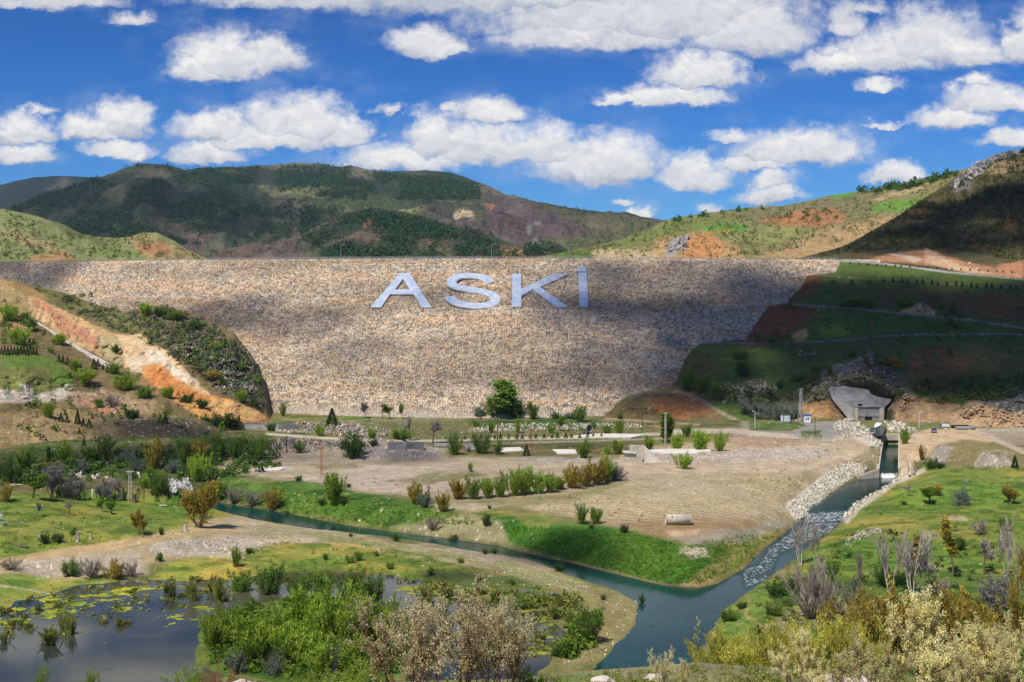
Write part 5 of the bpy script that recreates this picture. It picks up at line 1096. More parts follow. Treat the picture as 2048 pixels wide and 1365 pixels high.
sm('orchard', [("1540,435 1650,420 1680,440 1600,450", 1)], 16, 5, 8, 'leaf_green', "small trees scattered on the orange field", "trees", 65, k=26)
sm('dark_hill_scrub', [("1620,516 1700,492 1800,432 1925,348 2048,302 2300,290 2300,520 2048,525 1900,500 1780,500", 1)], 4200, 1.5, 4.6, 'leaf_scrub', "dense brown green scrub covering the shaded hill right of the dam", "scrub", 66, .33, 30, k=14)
sm('spur_scrub', [("60,575 250,628 330,615 430,648 520,740 530,815 440,770 300,690 150,625", .92), ("140,780 330,800 460,850 440,900 100,890 0,840", .08)], 1000, .9, 3.2, 'leaf_bluescrub', "blue green scrub on the rocky left spur", "scrub", 67, .40, 25, k=18)
sm('spur_brush', [("60,575 330,615 430,648 520,740 530,815 440,770 300,690 150,625", .5), ("0,590 60,640 120,690 130,720 0,700", .2), ("130,740 330,800 460,850 430,905 100,890 0,840", .3)], 700, 1., 3.6, 'leaf_green', "fresh green brush on the left spur", "brush", 68, .47, 25, k=22)
sm('bank_brush', [("1360,760 1420,780 1560,790 1560,830 1420,800", .15), ("1640,745 1730,700 1800,745 1830,800 1560,800", .12), ("1820,770 1960,750 2048,760 2048,800 1950,805 1840,810", .35), ("1600,560 2048,590 2300,640 2300,720 1900,760 1500,700", .38)], 900, 1., 4.4, 'leaf_scrub', "dark brush on the shaded terraces right of the dam", "brush", 69, .42, 30, k=22)
sm('meadow_weeds', [("1700,1010 1800,960 2300,950 2300,1330 1450,1320 1560,1160", .5), ("0,1000 420,1000 440,1060 0,1110", .1), ("480,1085 700,1080 1000,1150 1130,1190 560,1150", .1), ("0,890 440,880 480,960 0,960", .3)], 3600, .3, 1.5, 'leaf_green', "low weeds and tufts in the green meadows", "weeds", 70, .42, 25, k=16, tall=.7)
sm('meadow_brush', [("1520,1180 1700,1060 2300,1050 2300,1330 1500,1320", 1)], 1500, .5, 2.0, 'leaf_scrub', "brown green low brush of the right meadow", "brush", 78, .50, 18, k=24, tall=.8)
sm('marsh_grass', [("0,1215 200,1180 460,1160 480,1215 300,1240 120,1262 0,1290", .35), ("780,1165 1160,1200 1160,1290 1080,1330 900,1340 860,1230", .65)], 1400, 1.5, 2.3, 'leaf_reed', "marsh grass standing in the shallows of the pond", "marsh grass", 79, .50, 14, k=26)
sm('meadow_grass', [("1640,1090 1780,960 2300,940 2300,1330 1500,1320 1560,1170", .6), ("0,1000 420,1000 440,1060 0,1110", .2), ("-100,1165 300,1165 500,1110 700,1075 1150,1160 1250,1200 1100,1185 560,1150 0,1215", .3)], 10000, .25, .8, 'leaf_bright', "tufted bright grass of the meadows", "grass", 76, .44, 22, k=8, tall=.6)
sm('bank_grass', [("1000,1050 1260,1066 1370,1092 1500,1070 1560,1075 1480,1135 1400,1168 1330,1168 1150,1122 1030,1092", .6), ("440,985 640,985 900,1020 960,1050 700,1050 480,1020", .4)], 4200, .35, 1.0, 'leaf_green', "thick green grass on the river banks", "grass", 71, k=14, tall=.9)
sm('flat_weeds', [("560,845 1300,850 1300,905 900,910 560,850", .6), ("480,940 900,960 1300,1000 1300,1050 900,1000", .2), ("1500,900 1740,890 1700,960 1500,1000", .2)], 900, .3, 1.3, 'leaf_green', "small weeds on the gravel flats", "weeds", 72, .42, 25, k=14, tall=.7)
sm('shaded_thicket', [("0,930 120,915 300,905 560,900 560,935 430,965 250,960 0,975", 1)], 420, 1.2, 3.6, 'leaf_dark', "undergrowth beneath the shaded row of trees", "thicket", 73, k=26)
sm('pond_thicket', [("410,1275 470,1215 600,1195 800,1222 850,1300 780,1350 600,1362 420,1330", .8), ("1150,1240 1200,1230 1180,1300 1120,1320", .2)], 520, .8, 2.8, 'leaf_green', "dense low growth on the pond island", "thicket", 74, k=30)
sm('near_undergrowth', [("1440,1375 1500,1338 1700,1350 2048,1352 2048,1380", .5), ("300,1380 480,1355 760,1368 1040,1360 1200,1345 1500,1335 1500,1380", .5)], 500, .12, .45, 'leaf_reed', "dry weeds on the near slope", "weeds", 75, k=30)
def grass_near():
    rng = np.random.RandomState(5); P = []
    for x_, y_ in inpoly("0,1390 300,1378 480,1352 760,1366 1040,1360 1200,1342 1400,1328 1500,1335 1700,1350 2048,1352 2048,1372 0,1395", 5200, rng):
        p_ = at(x_, y_)
        if p_ is not None: P.append(np.array(p_))
    P = np.array(P); D = np.tile((0, 0, 1.), (len(P), 1)) + rng.randn(len(P), 3) * .25; V, q = quads(P + (0, 0, .03), .10, rng, 5., D)
    tag(mesh('near_grass', V, q, M['leaf_reed'], attrs={'tone': np.repeat(rng.rand(len(P)), 4)}), "grass blades on the near slope at the bottom edge", "grass", kind='stuff')
grass_near()
# yellow algae mats floating on the pond
def algae():
    c_ = .24; xs = np.arange(-90, 18, c_); ys = np.arange(150, 226, c_); X, Y = np.meshgrid(xs, ys)
    px = CX + F * X / Y; py = HY + F * (CH + 4.7) / Y
    a = np.zeros(X.shape)
    for pg, st in (("290,1160 330,1130 460,1112 500,1150 470,1165 380,1168", .62), ("150,1165 460,1150 520,1170 300,1185 180,1200", .46), ("0,1215 110,1190 200,1200 120,1240 20,1260 -200,1260", .40), ("120,1190 260,1180 300,1215 200,1235", .28),
                   ("280,1210 420,1200 430,1260 320,1250", .28), ("770,1165 900,1175 1010,1190 1000,1204 850,1200", .55), ("1060,1190 1150,1205 1165,1235 1100,1262 1040,1225", .46), ("1080,1270 1160,1250 1130,1300 1085,1330 1060,1310", .34), ("20,1245 150,1240 260,1290 100,1330", .12), ("860,1200 1050,1250 1080,1330 900,1340", .20)):
        a = np.maximum(a, st * (1 - ss(-14, 14, sdist(px.ravel(), py.ravel(), pl(pg)))).reshape(X.shape))
    nn = .62 * fbm(X / 4.5, Y / 2.6, 5, 31, .6) + .38 * fbm(X / .9, Y / .7, 3, 35); k = (nn > .74 - a * .52) & (a > .03)
    G = np.arange(X.size).reshape(X.shape); f = np.stack([G[:-1, :-1], G[:-1, 1:], G[1:, 1:], G[1:, :-1]], -1)[k[:-1, :-1]]
    us = np.unique(f); rem = np.full(X.size, -1); rem[us] = np.arange(len(us)); V = np.stack([X.ravel(), Y.ravel(), -4.68 + .01 * nn.ravel()], -1)[us]
    tn = fbm(X.ravel() / 2, Y.ravel() / 2, 4, 33)[us]
    tag(mesh('algae', V, rem[f], M['leaf_algae'], attrs={'tone': np.clip((tn - .3) * 2.2, 0, 1)}), "mats of yellow algae floating on the pond", "algae", kind='stuff')
algae()
# ---------- loose stones
ICO = None
def ico():
    t = (1 + 5 ** .5) / 2; V = np.array([(-1, t, 0), (1, t, 0), (-1, -t, 0), (1, -t, 0), (0, -1, t), (0, 1, t), (0, -1, -t), (0, 1, -t), (t, 0, -1), (t, 0, 1), (-t, 0, -1), (-t, 0, 1)]) / 1.9
    Fq = np.array([(0, 11, 5), (0, 5, 1), (0, 1, 7), (0, 7, 10), (0, 10, 11), (1, 5, 9), (5, 11, 4), (11, 10, 2), (10, 7, 6), (7, 1, 8), (3, 9, 4), (3, 4, 2), (3, 2, 6), (3, 6, 8), (3, 8, 9), (4, 9, 5), (2, 4, 11), (6, 2, 10), (8, 6, 7), (9, 8, 1)])
    return V, Fq
def stones(name, polys, nn, lo, hi, label, cat, seed, pal, sink=.15, kind='stuff'):
    rng = np.random.RandomState(seed); V0, F0 = ico(); pts, sz = scat(polys, nn, lo, hi, seed); Vs, Fs, Cs, off = [], [], [], 0; pal = np.array(pal)
    for p_, s in zip(pts, sz):
        q = V0 * (1 + .28 * rng.randn(12, 1)) * (1, .6 + .5 * rng.rand(), .5 + .35 * rng.rand()); R, _ = np.linalg.qr(rng.randn(3, 3)); q = q @ (np.eye(3) * .6 + R * .4)
        Vs.append(q * s * .5 + p_ + (0, 0, s * sink)); Fs.append(F0 + off); off += 12; Cs.append(np.tile(pal[rng.randint(len(pal))] * (.75 + .5 * rng.rand()), (12, 1)))
    tag(mesh(name, np.concatenate(Vs), np.concatenate(Fs), M['rock'], attrs={'Col': np.concatenate(Cs)}), label, cat, kind=kind)
PW_ = [(.60, .56, .46), (.54, .50, .41), (.66, .61, .50), (.46, .43, .35)]; PD = [(.46, .38, .30), (.28, .26, .25), (.50, .42, .34), (.18, .18, .19), (.54, .38, .24), (.34, .31, .29)]
stones('pale_riprap', [("1572,1012 1645,955 1700,924 1738,938 1660,985 1620,1030 1592,1044", .82), ("1652,1040 1700,1008 1745,978 1790,950 1830,945 1800,962 1730,1010 1690,1042", .18)], 5200, .4, 1.5, "pale riprap boulders lining the outlet channel", "boulders", 81, PW_)
stones('pool_boulders', [("1668,845 1700,838 1722,850 1762,872 1690,876 1668,862", .55), ("1770,845 1800,843 1835,862 1815,870 1780,866", .3), ("1738,878 1752,876 1766,893 1740,896", .15)], 900, .8, 2.0, "pale boulders heaped around the outlet pool", "boulders", 82, PW_)
stones('dark_boulders', [("588,846 700,848 740,858 775,862 778,876 700,876 640,868 590,858", 1)], 620, 1.0, 2.6, "large mixed boulders heaped below the dam toe", "boulders", 83, PD)
stones('lower_boulders', [("545,877 620,880 690,884 690,900 600,905 545,905", 1)], 480, .9, 2.2, "band of mixed boulders below the pale road", "boulders", 84, PD)
stones('pale_stone_band', [("936,858 1000,848 1280,848 1290,856 1000,864 932,866", .8), ("525,855 600,860 650,868 560,866", .2)], 1000, .6, 1.5, "long low band of pale stones below the dam", "stones", 85, PW_)
stones('stream_boulders', [("262,948 300,950 316,965 280,962", .25), ("330,958 380,968 388,985 345,985", .6), ("150,950 230,955 230,960 150,957", .15)], 300, .9, 2.4, "grey white boulders in the dry side stream", "boulders", 86, [(.62, .60, .58), (.48, .47, .46), (.54, .5, .47)])
stones('spoil_stones', [("700,900 760,880 800,885 900,905 860,918 740,920", .25), ("1240,915 1400,905 1640,898 1680,915 1300,930", .35), ("300,1092 450,1074 600,1082 500,1112", .2), ("800,1090 1080,1140 1200,1185 1150,1190 900,1120", .1), ("1080,1185 1285,1205 1280,1250 1200,1320 1120,1340 1190,1240", .1)], 2200, .2, .8, "broken stones strewn over the gravel flats", "stones", 87, PD + PW_)
stones('terrace_stones', [("1465,775 1552,770 1555,785 1470,795", .5), ("1425,795 1460,795 1450,810", .15), ("1570,690 1640,700 1620,720 1560,700", .1), ("340,690 460,690 520,780 440,780", .25)], 240, .7, 1.9, "pale boulders scattered on the shaded slopes", "boulders", 88, PW_)
stones('cairn_stones', [("1690,1088 1720,1066 1762,1058 1765,1066 1725,1078 1700,1096", 1)], 160, .4, .9, "row of field stones heaped in the right meadow", "stones", 89, PD + PW_)
stones('ridge_rocks', [("1905,368 1950,330 1990,306 2040,299 2048,310 1990,325 1940,365 1910,380", .7), ("1328,505 1350,478 1378,474 1368,500 1345,514", .3)], 240, 3, 9, "grey limestone crags on the hill crests", "crags", 90, [(.36, .34, .32), (.26, .25, .24), (.44, .42, .39)])
stones('spur_rocks', [("360,670 440,660 500,710 530,780 520,815 430,770", .8), ("1600,780 1735,700 1800,760 1700,790", .2)], 260, 1., 3.2, "grey rocks breaking out of the steep slopes", "rocks", 92, [(.26, .26, .25), (.34, .33, .31), (.20, .20, .20)], .0)
for i, (x_, y_, s_, lb) in enumerate(((1205, 1366, .95, "pale rock at the bottom edge right of centre, in dry grass"), (1308, 1360, .75, "smaller pale rock at the bottom edge before the river"), (1665, 1372, 1.5, "long pale rock under the blossoming trees"), (1725, 1376, 1.3, "rounded pale pink rock under the blossoming trees"), (482, 1372, .8, "white rock beside the reddish shrub"), (1095, 1372, .7, "small rock beneath the leafy shrub right of centre"))):
    p_ = at(x_, y_); rng = np.random.RandomState(i + 50); V0, F0 = ico(); e = {}
    Vl = [tuple(v) for v in V0]; F2 = []
    for f in F0:                                    # one subdivision, then chipped
        mid = []
        for a_, b_ in ((0, 1), (1, 2), (2, 0)):
            kk = tuple(sorted((f[a_], f[b_])));
            if kk not in e: v = (np.array(Vl[kk[0]]) + np.array(Vl[kk[1]])) / 2; v = v / np.linalg.norm(v) * 1.0; e[kk] = len(Vl); Vl.append(tuple(v))
            mid.append(e[kk])
        F2 += [(f[0], mid[0], mid[2]), (f[1], mid[1], mid[0]), (f[2], mid[2], mid[1]), tuple(mid)]
    V = np.array(Vl); V *= (1 + .13 * rng.randn(len(V), 1)); V = V * (1, .75, .5) * s_ * .5 + (0, 0, .05)
    o = mesh('rock', V, F2, M['rock'], attrs={'Col': np.tile((.62, .54, .48), (len(V), 1))}); o.location = p_; tag(o, lb, 'rock')
# ---------------------------------------------------------------- built things
from mathutils import Matrix
class MB:
    def __init__(s): s.V = []; s.F = []
    def add(s, V, Fs): o = len(s.V); s.V += [tuple(v) for v in V]; s.F += [tuple(i + o for i in f) for f in Fs]; return s
    def box(s, x0, x1, y0, y1, z0, z1): return s.add([(x0, y0, z0), (x1, y0, z0), (x1, y1, z0), (x0, y1, z0), (x0, y0, z1), (x1, y0, z1), (x1, y1, z1), (x0, y1, z1)], [(0, 3, 2, 1), (4, 5, 6, 7), (0, 1, 5, 4), (1, 2, 6, 5), (2, 3, 7, 6), (3, 0, 4, 7)])
    def bar(s, a, b, r, r2=None, n=6):
        a = np.array(a, float); b = np.array(b, float); r2 = r if r2 is None else r2; d = norm(b - a); u = norm(np.cross(d, (.31, .9, .17))); v = np.cross(d, u)
        an = np.arange(n) * 2 * math.pi / n + .4; ring = np.cos(an)[:, None] * u + np.sin(an)[:, None] * v
        V = np.concatenate([a + ring * r, b + ring * r2]); return s.add(V, [(i, (i + 1) % n, n + (i + 1) % n, n + i) for i in range(n)] + [tuple(range(n))[::-1], tuple(range(n, 2 * n))])
    def tube(s, a, b, ro, ri, n=28):               # an open pipe with wall thickness
        a = np.array(a, float); b = np.array(b, float); d = norm(b - a); u = norm(np.cross(d, (.01, .03, 1))); v = np.cross(d, u); an = np.arange(n) * 2 * math.pi / n
        ring = np.cos(an)[:, None] * u + np.sin(an)[:, None] * v; V = np.concatenate([a + ring * ro, b + ring * ro, b + ring * ri, a + ring * ri])
        return s.add(V, [(k * n + i, k * n + (i + 1) % n, ((k + 1) % 4) * n + (i + 1) % n, ((k + 1) % 4) * n + i) for k in range(4) for i in range(n)])
    def prism(s, P, Q): n = len(P); return s.add(list(P) + list(Q), [tuple(range(n)), tuple(range(n, 2 * n))[::-1]] + [(i, n + i, n + (i + 1) % n, (i + 1) % n) for i in range(n)])
    def build(s, name, m_, parent=None, smooth=False, loc=None, bev=0):
        me = bpy.data.meshes.new(name); me.from_pydata(s.V, [], s.F); me.materials.append(M[m_]); me.update()
        if smooth: me.polygons.foreach_set('use_smooth', [len(p.vertices) == 4 for p in me.polygons])
        import bmesh
        b = bmesh.new(); b.from_mesh(me); bmesh.ops.recalc_face_normals(b, faces=b.faces)
        if bev: bmesh.ops.bevel(b, geom=b.edges[:], offset=bev, segments=2, affect='EDGES', profile=.6)
        b.to_mesh(me); b.free()
        o = bpy.data.objects.new(name, me); COL.objects.link(o)
        if parent: o.parent = parent
        if loc is not None: o.location = loc
        return o
def P3(px, py, y): return np.array(((px - CX) * y / F, y, CH - (py - HY) * y / F))
def mpx(px, py): p_ = at(px, py); return p_, p_.y / F
# --- the letters lying on the dam face
NRM = np.array((0, -.507, .862)); UP = np.array((0, .862, .507))
def dface(zx, zy, off=1.5):
    px = 720 + zx / 4.096; py = 500 + zy / 4.096; y = damY(px, py); p_ = P3(px, py, y); k = off / (NRM @ norm(np.array((0, 0, CH)) - p_)); return p_ + norm(np.array((0, 0, CH)) - p_) * k
def letter(polys, lb, dot=None):
    allp = [dface(*q) for pg in polys for q in pg]; c_ = np.mean(allp, 0)
    def pc(pgs, name, par):
        mb = MB()
        for pg in pgs:
            A = [dface(*q) - c_ for q in pg]; mb.prism(A, [a - NRM * .7 for a in A])
        return mb.build(name, 'mirror', par)
    if dot is None: o = pc(polys, 'letter', None); o.location = c_
    else: o = empty('letter', c_); pc(polys, 'stroke', o); pc(dot, 'dot', o)
    rods = MB()
    for q in allp[::3]: rods.bar(q - c_ - NRM * .7, q - c_ - NRM * 2.4, .12)
    rods.build('support_rod', 'galvanised', o); tag(o, lb, 'letter')
letter([[(85, 470), (325, 190), (365, 190), (352, 237), (283, 325), (345, 325), (345, 362), (245, 362), (170, 470)], [(365, 190), (405, 190), (585, 470), (508, 470), (440, 362), (345, 362), (345, 325), (408, 325), (352, 237)]], "huge mirror steel letter A lying on the dam face, leftmost of the four letters")
def s_letter():
    C_ = [(1072, 258), (1030, 232), (990, 218), (930, 211), (870, 211), (815, 220), (770, 240), (750, 266), (760, 292), (795, 309), (860, 319), (950, 329), (1035, 343), (1085, 362), (1108, 390), (1095, 420), (1050, 442), (990, 452), (920, 455), (850, 450), (790, 436), (748, 412), (735, 390)]
    W = np.array([dface(*q) for q in C_]); o0 = W.mean(0); a = (W - o0)[:, 0]; b_ = (W - o0) @ UP; Q = np.stack([a, b_], 1)
    T_ = [Q[0]]
    for i in range(len(Q) - 1):                     # smooth the centre line
        p0, p1, p2, p3_ = Q[max(i - 1, 0)], Q[i], Q[i + 1], Q[min(i + 2, len(Q) - 1)]
        for t in (.33, .66, 1.): T_.append(.5 * (2 * p1 + (p2 - p0) * t + (2 * p0 - 5 * p1 + 4 * p2 - p3_) * t * t + (3 * p1 - p0 - 3 * p2 + p3_) * t ** 3))
    Q = np.array(T_); t = np.gradient(Q, axis=0); t /= np.linalg.norm(t, axis=1)[:, None]; nn = np.stack([-t[:, 1], t[:, 0]], 1) * 2.3
    L, R = Q + nn, Q - nn; w3 = lambda q: np.array((q[0], 0, 0)) + UP * q[1]
    k = len(Q); V = [w3(q) for q in L] + [w3(q) for q in R]; V += [v - NRM * .7 for v in V]; Fs = []
    for i in range(k - 1): Fs += [(i, i + 1, k + i + 1, k + i), (2 * k + i, 3 * k + i, 3 * k + i + 1, 2 * k + i + 1), (i, 2 * k + i, 2 * k + i + 1, i + 1), (k + i, k + i + 1, 3 * k + i + 1, 3 * k + i)]
    Fs += [(0, k, 3 * k, 2 * k), (k - 1, 3 * k - 1, 4 * k - 1, 2 * k - 1)]
    o = MB().add(V, Fs).build('letter', 'mirror'); o.location = o0
    rods = MB()
    for q in Q[::5]: rods.bar(w3(q) - NRM * .7, w3(q) - NRM * 2.4, .12)
    rods.build('support_rod', 'galvanised', o); tag(o, "huge mirror steel letter S lying on the dam face, between A and K", 'letter')
s_letter()
letter([[(1247, 195), (1322, 195), (1322, 320), (1322, 375), (1322, 465), (1245, 465)], [(1322, 320), (1575, 197), (1703, 197), (1472, 302), (1415, 322), (1322, 375)], [(1472, 302), (1703, 465), (1605, 465), (1415, 322)]], "huge mirror steel letter K lying on the dam face, right of the S")
letter([[(1787, 187), (1860, 187), (1870, 463), (1797, 463)]], "huge mirror steel letter İ with square dot, rightmost of the four letters", [[(1783, 140), (1853, 140), (1857, 178), (1786, 178)]])
# --- crest fence and lamps
def crestp(px): y = toeY(px) + 1.7 * ZC + .9; return np.array(((px - CX) * y / F, y, ZC + .3))
g_ = empty('guard_fence', tuple(crestp(800))); tag(g_, "low guard fence running along the whole dam crest", "fence"); o0 = crestp(800)
ps = MB(); rl = MB(); prev = None
for px in np.arange(-60, 1682, 6.5):
    q = crestp(px) - o0; ps.box(q[0] - .11, q[0] + .11, q[1] - .1, q[1] + .1, q[2], q[2] + .95)
    if prev is not None: rl.bar(prev + (0, 0, .72), q + (0, 0, .72), .06, n=4); rl.bar(prev + (0, 0, .4), q + (0, 0, .4), .05, n=4)
    prev = q
tag(ps.build('post', 'old_concrete', g_), kind='stuff'); rl.build('rail', 'galvanised', g_)
def lamp(px, h, lb, base=None, arm=1.2, col='galvanised'):
    p_ = Vector(base) if base is not None else None; o = empty('street_lamp', p_); tag(o, lb, 'street lamp', )
    MB().bar((0, 0, 0), (0, 0, h), .12, .07).build('pole', col, o); MB().bar((0, 0, h), (arm, 0, h + .35), .05).build('arm', col, o)
    MB().box(arm - .1, arm + .6, -.16, .16, h + .27, h + .42).build('lamp_head', 'lamp_glass', o)
for px, lb in ((528, "lamp post on the dam crest above the left spur"), (680, "lamp post on the dam crest left of the letter A"), (983, "lamp post on the dam crest between letters S and K"), (1137, "lamp post on the dam crest just left of the letter İ")):
    q = crestp(px) + (0, 3, 0); lamp(px, 6.6, lb, tuple(q))
p_ = at(1510, 857); lamp(0, 5.8, "white street lamp left of the two cabins", p_, -1.0, 'white_paint')
p_ = at(1838, 857); lamp(0, 5.6, "white street lamp beside the parked silver car", p_, .8, 'white_paint')
# --- poles
def wood_pole(px, py, hp, lb):
    p_, s = mpx(px, py); h = hp * s; o = empty('utility_pole', p_); tag(o, lb, 'utility pole'); MB().bar((0, 0, -.3), (0, 0, h), .16, .11, 8).build('pole', 'wood_pole', o)
    MB().box(-.7, .7, -.06, .06, h - .55, h - .42).build('crossarm', 'wood_pole', o)
    for dx_ in (-.6, 0, .6): MB().bar((dx_, 0, h - .4), (dx_, 0, h - .2), .06, .04).build('insulator', 'lamp_glass', o)
for a in ((990, 842, 36, "dark utility pole at the foot of the tallest dam foot tree"), (995, 880, 38, "dark utility pole standing before the pale stone band"), (1284, 866, 43, "dark utility pole left of the tall poplar"), (1630, 873, 38, "brown utility pole on the track junction before the cabins"), (219, 926, 30, "thin utility pole in the shaded left back row"), (573, 906, 34, "dark utility pole on the band of mixed boulders"), (765, 839, 30, "thin pole against the dam foot left of the round tree"), (1036, 880, 30, "thin pole beside the young tree at the stone band")): wood_pole(*a)
def lattice(px, py, hp, w0, w1, m_, lb, cat='mast', name='lattice_mast', top=None):
    p_, s = mpx(px, py); h = hp * s; o = empty(name, p_, .35); tag(o, lb, cat); nb = max(5, int(h / (w0 * 1.5))); C_ = [(1, 1), (1, -1), (-1, -1), (-1, 1)]
    W = lambda t: (w0 + (w1 - w0) * t) / 2
    for cx, cy in C_: MB().bar((cx * W(0), cy * W(0), -.3), (cx * W(1), cy * W(1), h), .03 * w0 + .015, n=4).build('leg', m_, o)
    br_ = MB()
    for i in range(nb):
        t0, t1 = i / nb, (i + 1) / nb
        for k in range(4):
            a, b = C_[k], C_[(k + 1) % 4]; br_.bar((a[0] * W(t0), a[1] * W(t0), t0 * h), (b[0] * W(t1), b[1] * W(t1), t1 * h), .022 * w0 + .01, n=4)
            br_.bar((a[0] * W(t1), a[1] * W(t1), t1 * h), (b[0] * W(t1), b[1] * W(t1), t1 * h), .02 * w0 + .008, n=4)
            if False: br_.bar((b[0] * W(t0), b[1] * W(t0), t0 * h), (a[0] * W(t1), a[1] * W(t1), t1 * h), .022 * w0 + .01, n=4)
    br_.build('bracing', m_, o)
    if top == 'arm': MB().box(-1.0, 1.0, -.07, .07, h, h + .14).build('crossarm', m_, o)
    if top == 'fork':
        for dx_ in (-1., 0, 1.): MB().bar((0, 0, h), (dx_, 0, h + 1.1), .06).build('prong', m_, o)
    return o
lattice(1602, 844, 66, 1.7, .55, 'galvanised', "tall grey steel lattice mast between the two cabins", top='arm')
lattice(643, 950, 53, .62, .5, 'rust', "rusty lattice pole behind the large bright willow", 'lattice pole', 'lattice_pole', 'arm')
lattice(1062, 910, 52, .5, .4, 'rust', "rusty lattice pole with forked top beside the short conifer", 'lattice pole', 'lattice_pole', 'fork')
lattice(1331, 888, 61, .55, .42, 'pale_concrete', "pale lattice pole in front of the tall poplar", 'lattice pole', 'lattice_pole', 'arm')
lattice(260, 1004, 60, .75, .6, 'pale_concrete', "pale weathered lattice pole at the rim of the left meadow", 'lattice pole', 'lattice_pole', 'arm')
# --- tunnel portal with sprayed concrete face
def portal():
    y = 444.; o = empty('tunnel_portal', tuple(P3(1735, 840, y))); tag(o, "grey sprayed concrete tunnel portal at the foot of the rock knob", "tunnel portal"); c_ = np.array(o.location)
    pg = [(q[0], q[1]) for q in pl("1659,779 1666,773 1676,775 1690,772 1704,776 1720,777 1736,780 1742,788 1752,793 1766,796 1783,799 1779,806 1769,815 1768,850 1712,850 1697,838 1684,822 1672,808 1664,797 1661,788")]
    f = lambda q, dd=0: P3(q[0], q[1], y + (842 - q[1]) * .10 + dd) - c_
    fr = [f(q) for q in pg]; bk = [v + (0, 2.5, -.2) for v in fr]; MB().prism(fr, bk).build('sprayed_face', 'old_concrete', o)
    hl = MB()
    for r in range(6):
        for k in range(15):
            q = (1664 + k * 8 + (r % 2) * 4, 780 + r * 8.0)
            if sdist(np.array([q[0]]), np.array([q[1]]), np.array(pg))[0] < -3 and not (q[0] > 1708 and q[1] > 812): v = f(q, -.12); hl.box(v[0] - .12, v[0] + .12, v[1], v[1] + .3, v[2] - .10, v[2] + .10)
    tag(hl.build('drain_pipe', 'black', o), kind='stuff')
    a = f((1711, 840), -3.2); b = f((1768, 840), -3.2); zt = 5.0; zb = -4.
    MB().box(a[0], a[0] + 1.0, a[1], a[1] + 4, zb, zt).build('side_wall', 'concrete', o); MB().box(b[0] - 1.6, b[0], a[1], a[1] + 4, zb, zt).build('side_wall', 'concrete', o)
    w = MB(); n_ = 5; x0, x1 = a[0] + 1.0, b[0] - 1.6
    for i in range(n_): w.box(x0 + (x1 - x0) * i / n_ + .03, x0 + (x1 - x0) * (i + 1) / n_ - .03, a[1] + .35, a[1] + 3, 1.5, zt - .15)
    w.build('front_panel', 'old_concrete', o); MB().box(x0, x1, a[1] + .6, a[1] + 3, zb, 1.5).build('lower_wall', 'old_concrete', o)
    MB().box(a[0] + 3.6, a[0] + 6.2, a[1] + .45, a[1] + .8, -.4, 1.55).build('opening_shade', 'black', o)  # black block in place of the shade inside the portal
    MB().box(a[0] - .1, b[0] + .1, a[1] - .1, a[1] + 4, zt, zt + .3).build('lintel', 'old_concrete', o)
    rr = MB()
    for i in range(12): xx = a[0] + .1 + i * (b[0] - a[0] - .2) / 11; rr.bar((xx, a[1], zt + .3), (xx, a[1], zt + 1.2), .03, n=4)
    rr.bar((a[0], a[1], zt + 1.2), (b[0], a[1], zt + 1.2), .04, n=4); rr.build('railing', 'blue_paint', o)
    MB().bar((a[0] + 1.2, a[1] + 1, zt + .7), (a[0] + 2.8, a[1] + 1, zt + .7), .4, .4, 10).bar((a[0] + 2., a[1] + 1, zt + .9), (a[0] + 2., a[1] + 1, zt + 2.), .12).build('pump', 'black', o)
portal()
# --- outlet pool with white water
def pool():
    z = at(1755, 858).z + .25; c_ = None
    def sh(name, pg, foam, zz):
        W = [((x_ - CX) * F * (CH - zz) / (y_ - HY) / F, F * (CH - zz) / (y_ - HY)) for x_, y_ in pl(pg)]; P = np.array(W); lo, hi = P.min(0), P.max(0); xs = np.linspace(lo[0], hi[0], 50); ys = np.linspace(lo[1], hi[1], 60); X, Y = np.meshgrid(xs, ys)
        k = sdist(X.ravel(), Y.ravel(), P) < 0; G = grid(50, 60); Gk = G[k[G].all(1)]; V = np.stack([X.ravel(), Y.ravel(), zz + .25 * (fbm(X.ravel() / .8, Y.ravel() / .8, 4, 3) - .5) * (foam > 5)], -1)
        us = np.unique(Gk); rem = np.full(len(V), -1); rem[us] = np.arange(len(us)); tag(mesh(name, V[us], rem[Gk], M['river_water'], smooth=True, attrs={'foam': np.full(len(us), foam)}), kind='structure')
    sh('pool_water', "1722,846 1745,842 1766,842 1774,858 1768,872 1752,874 1738,862 1724,852", .10, z); sh('white_water', "1752,845 1764,846 1762,851 1756,854 1750,857 1747,852", 1.15, z + .22)
pool()
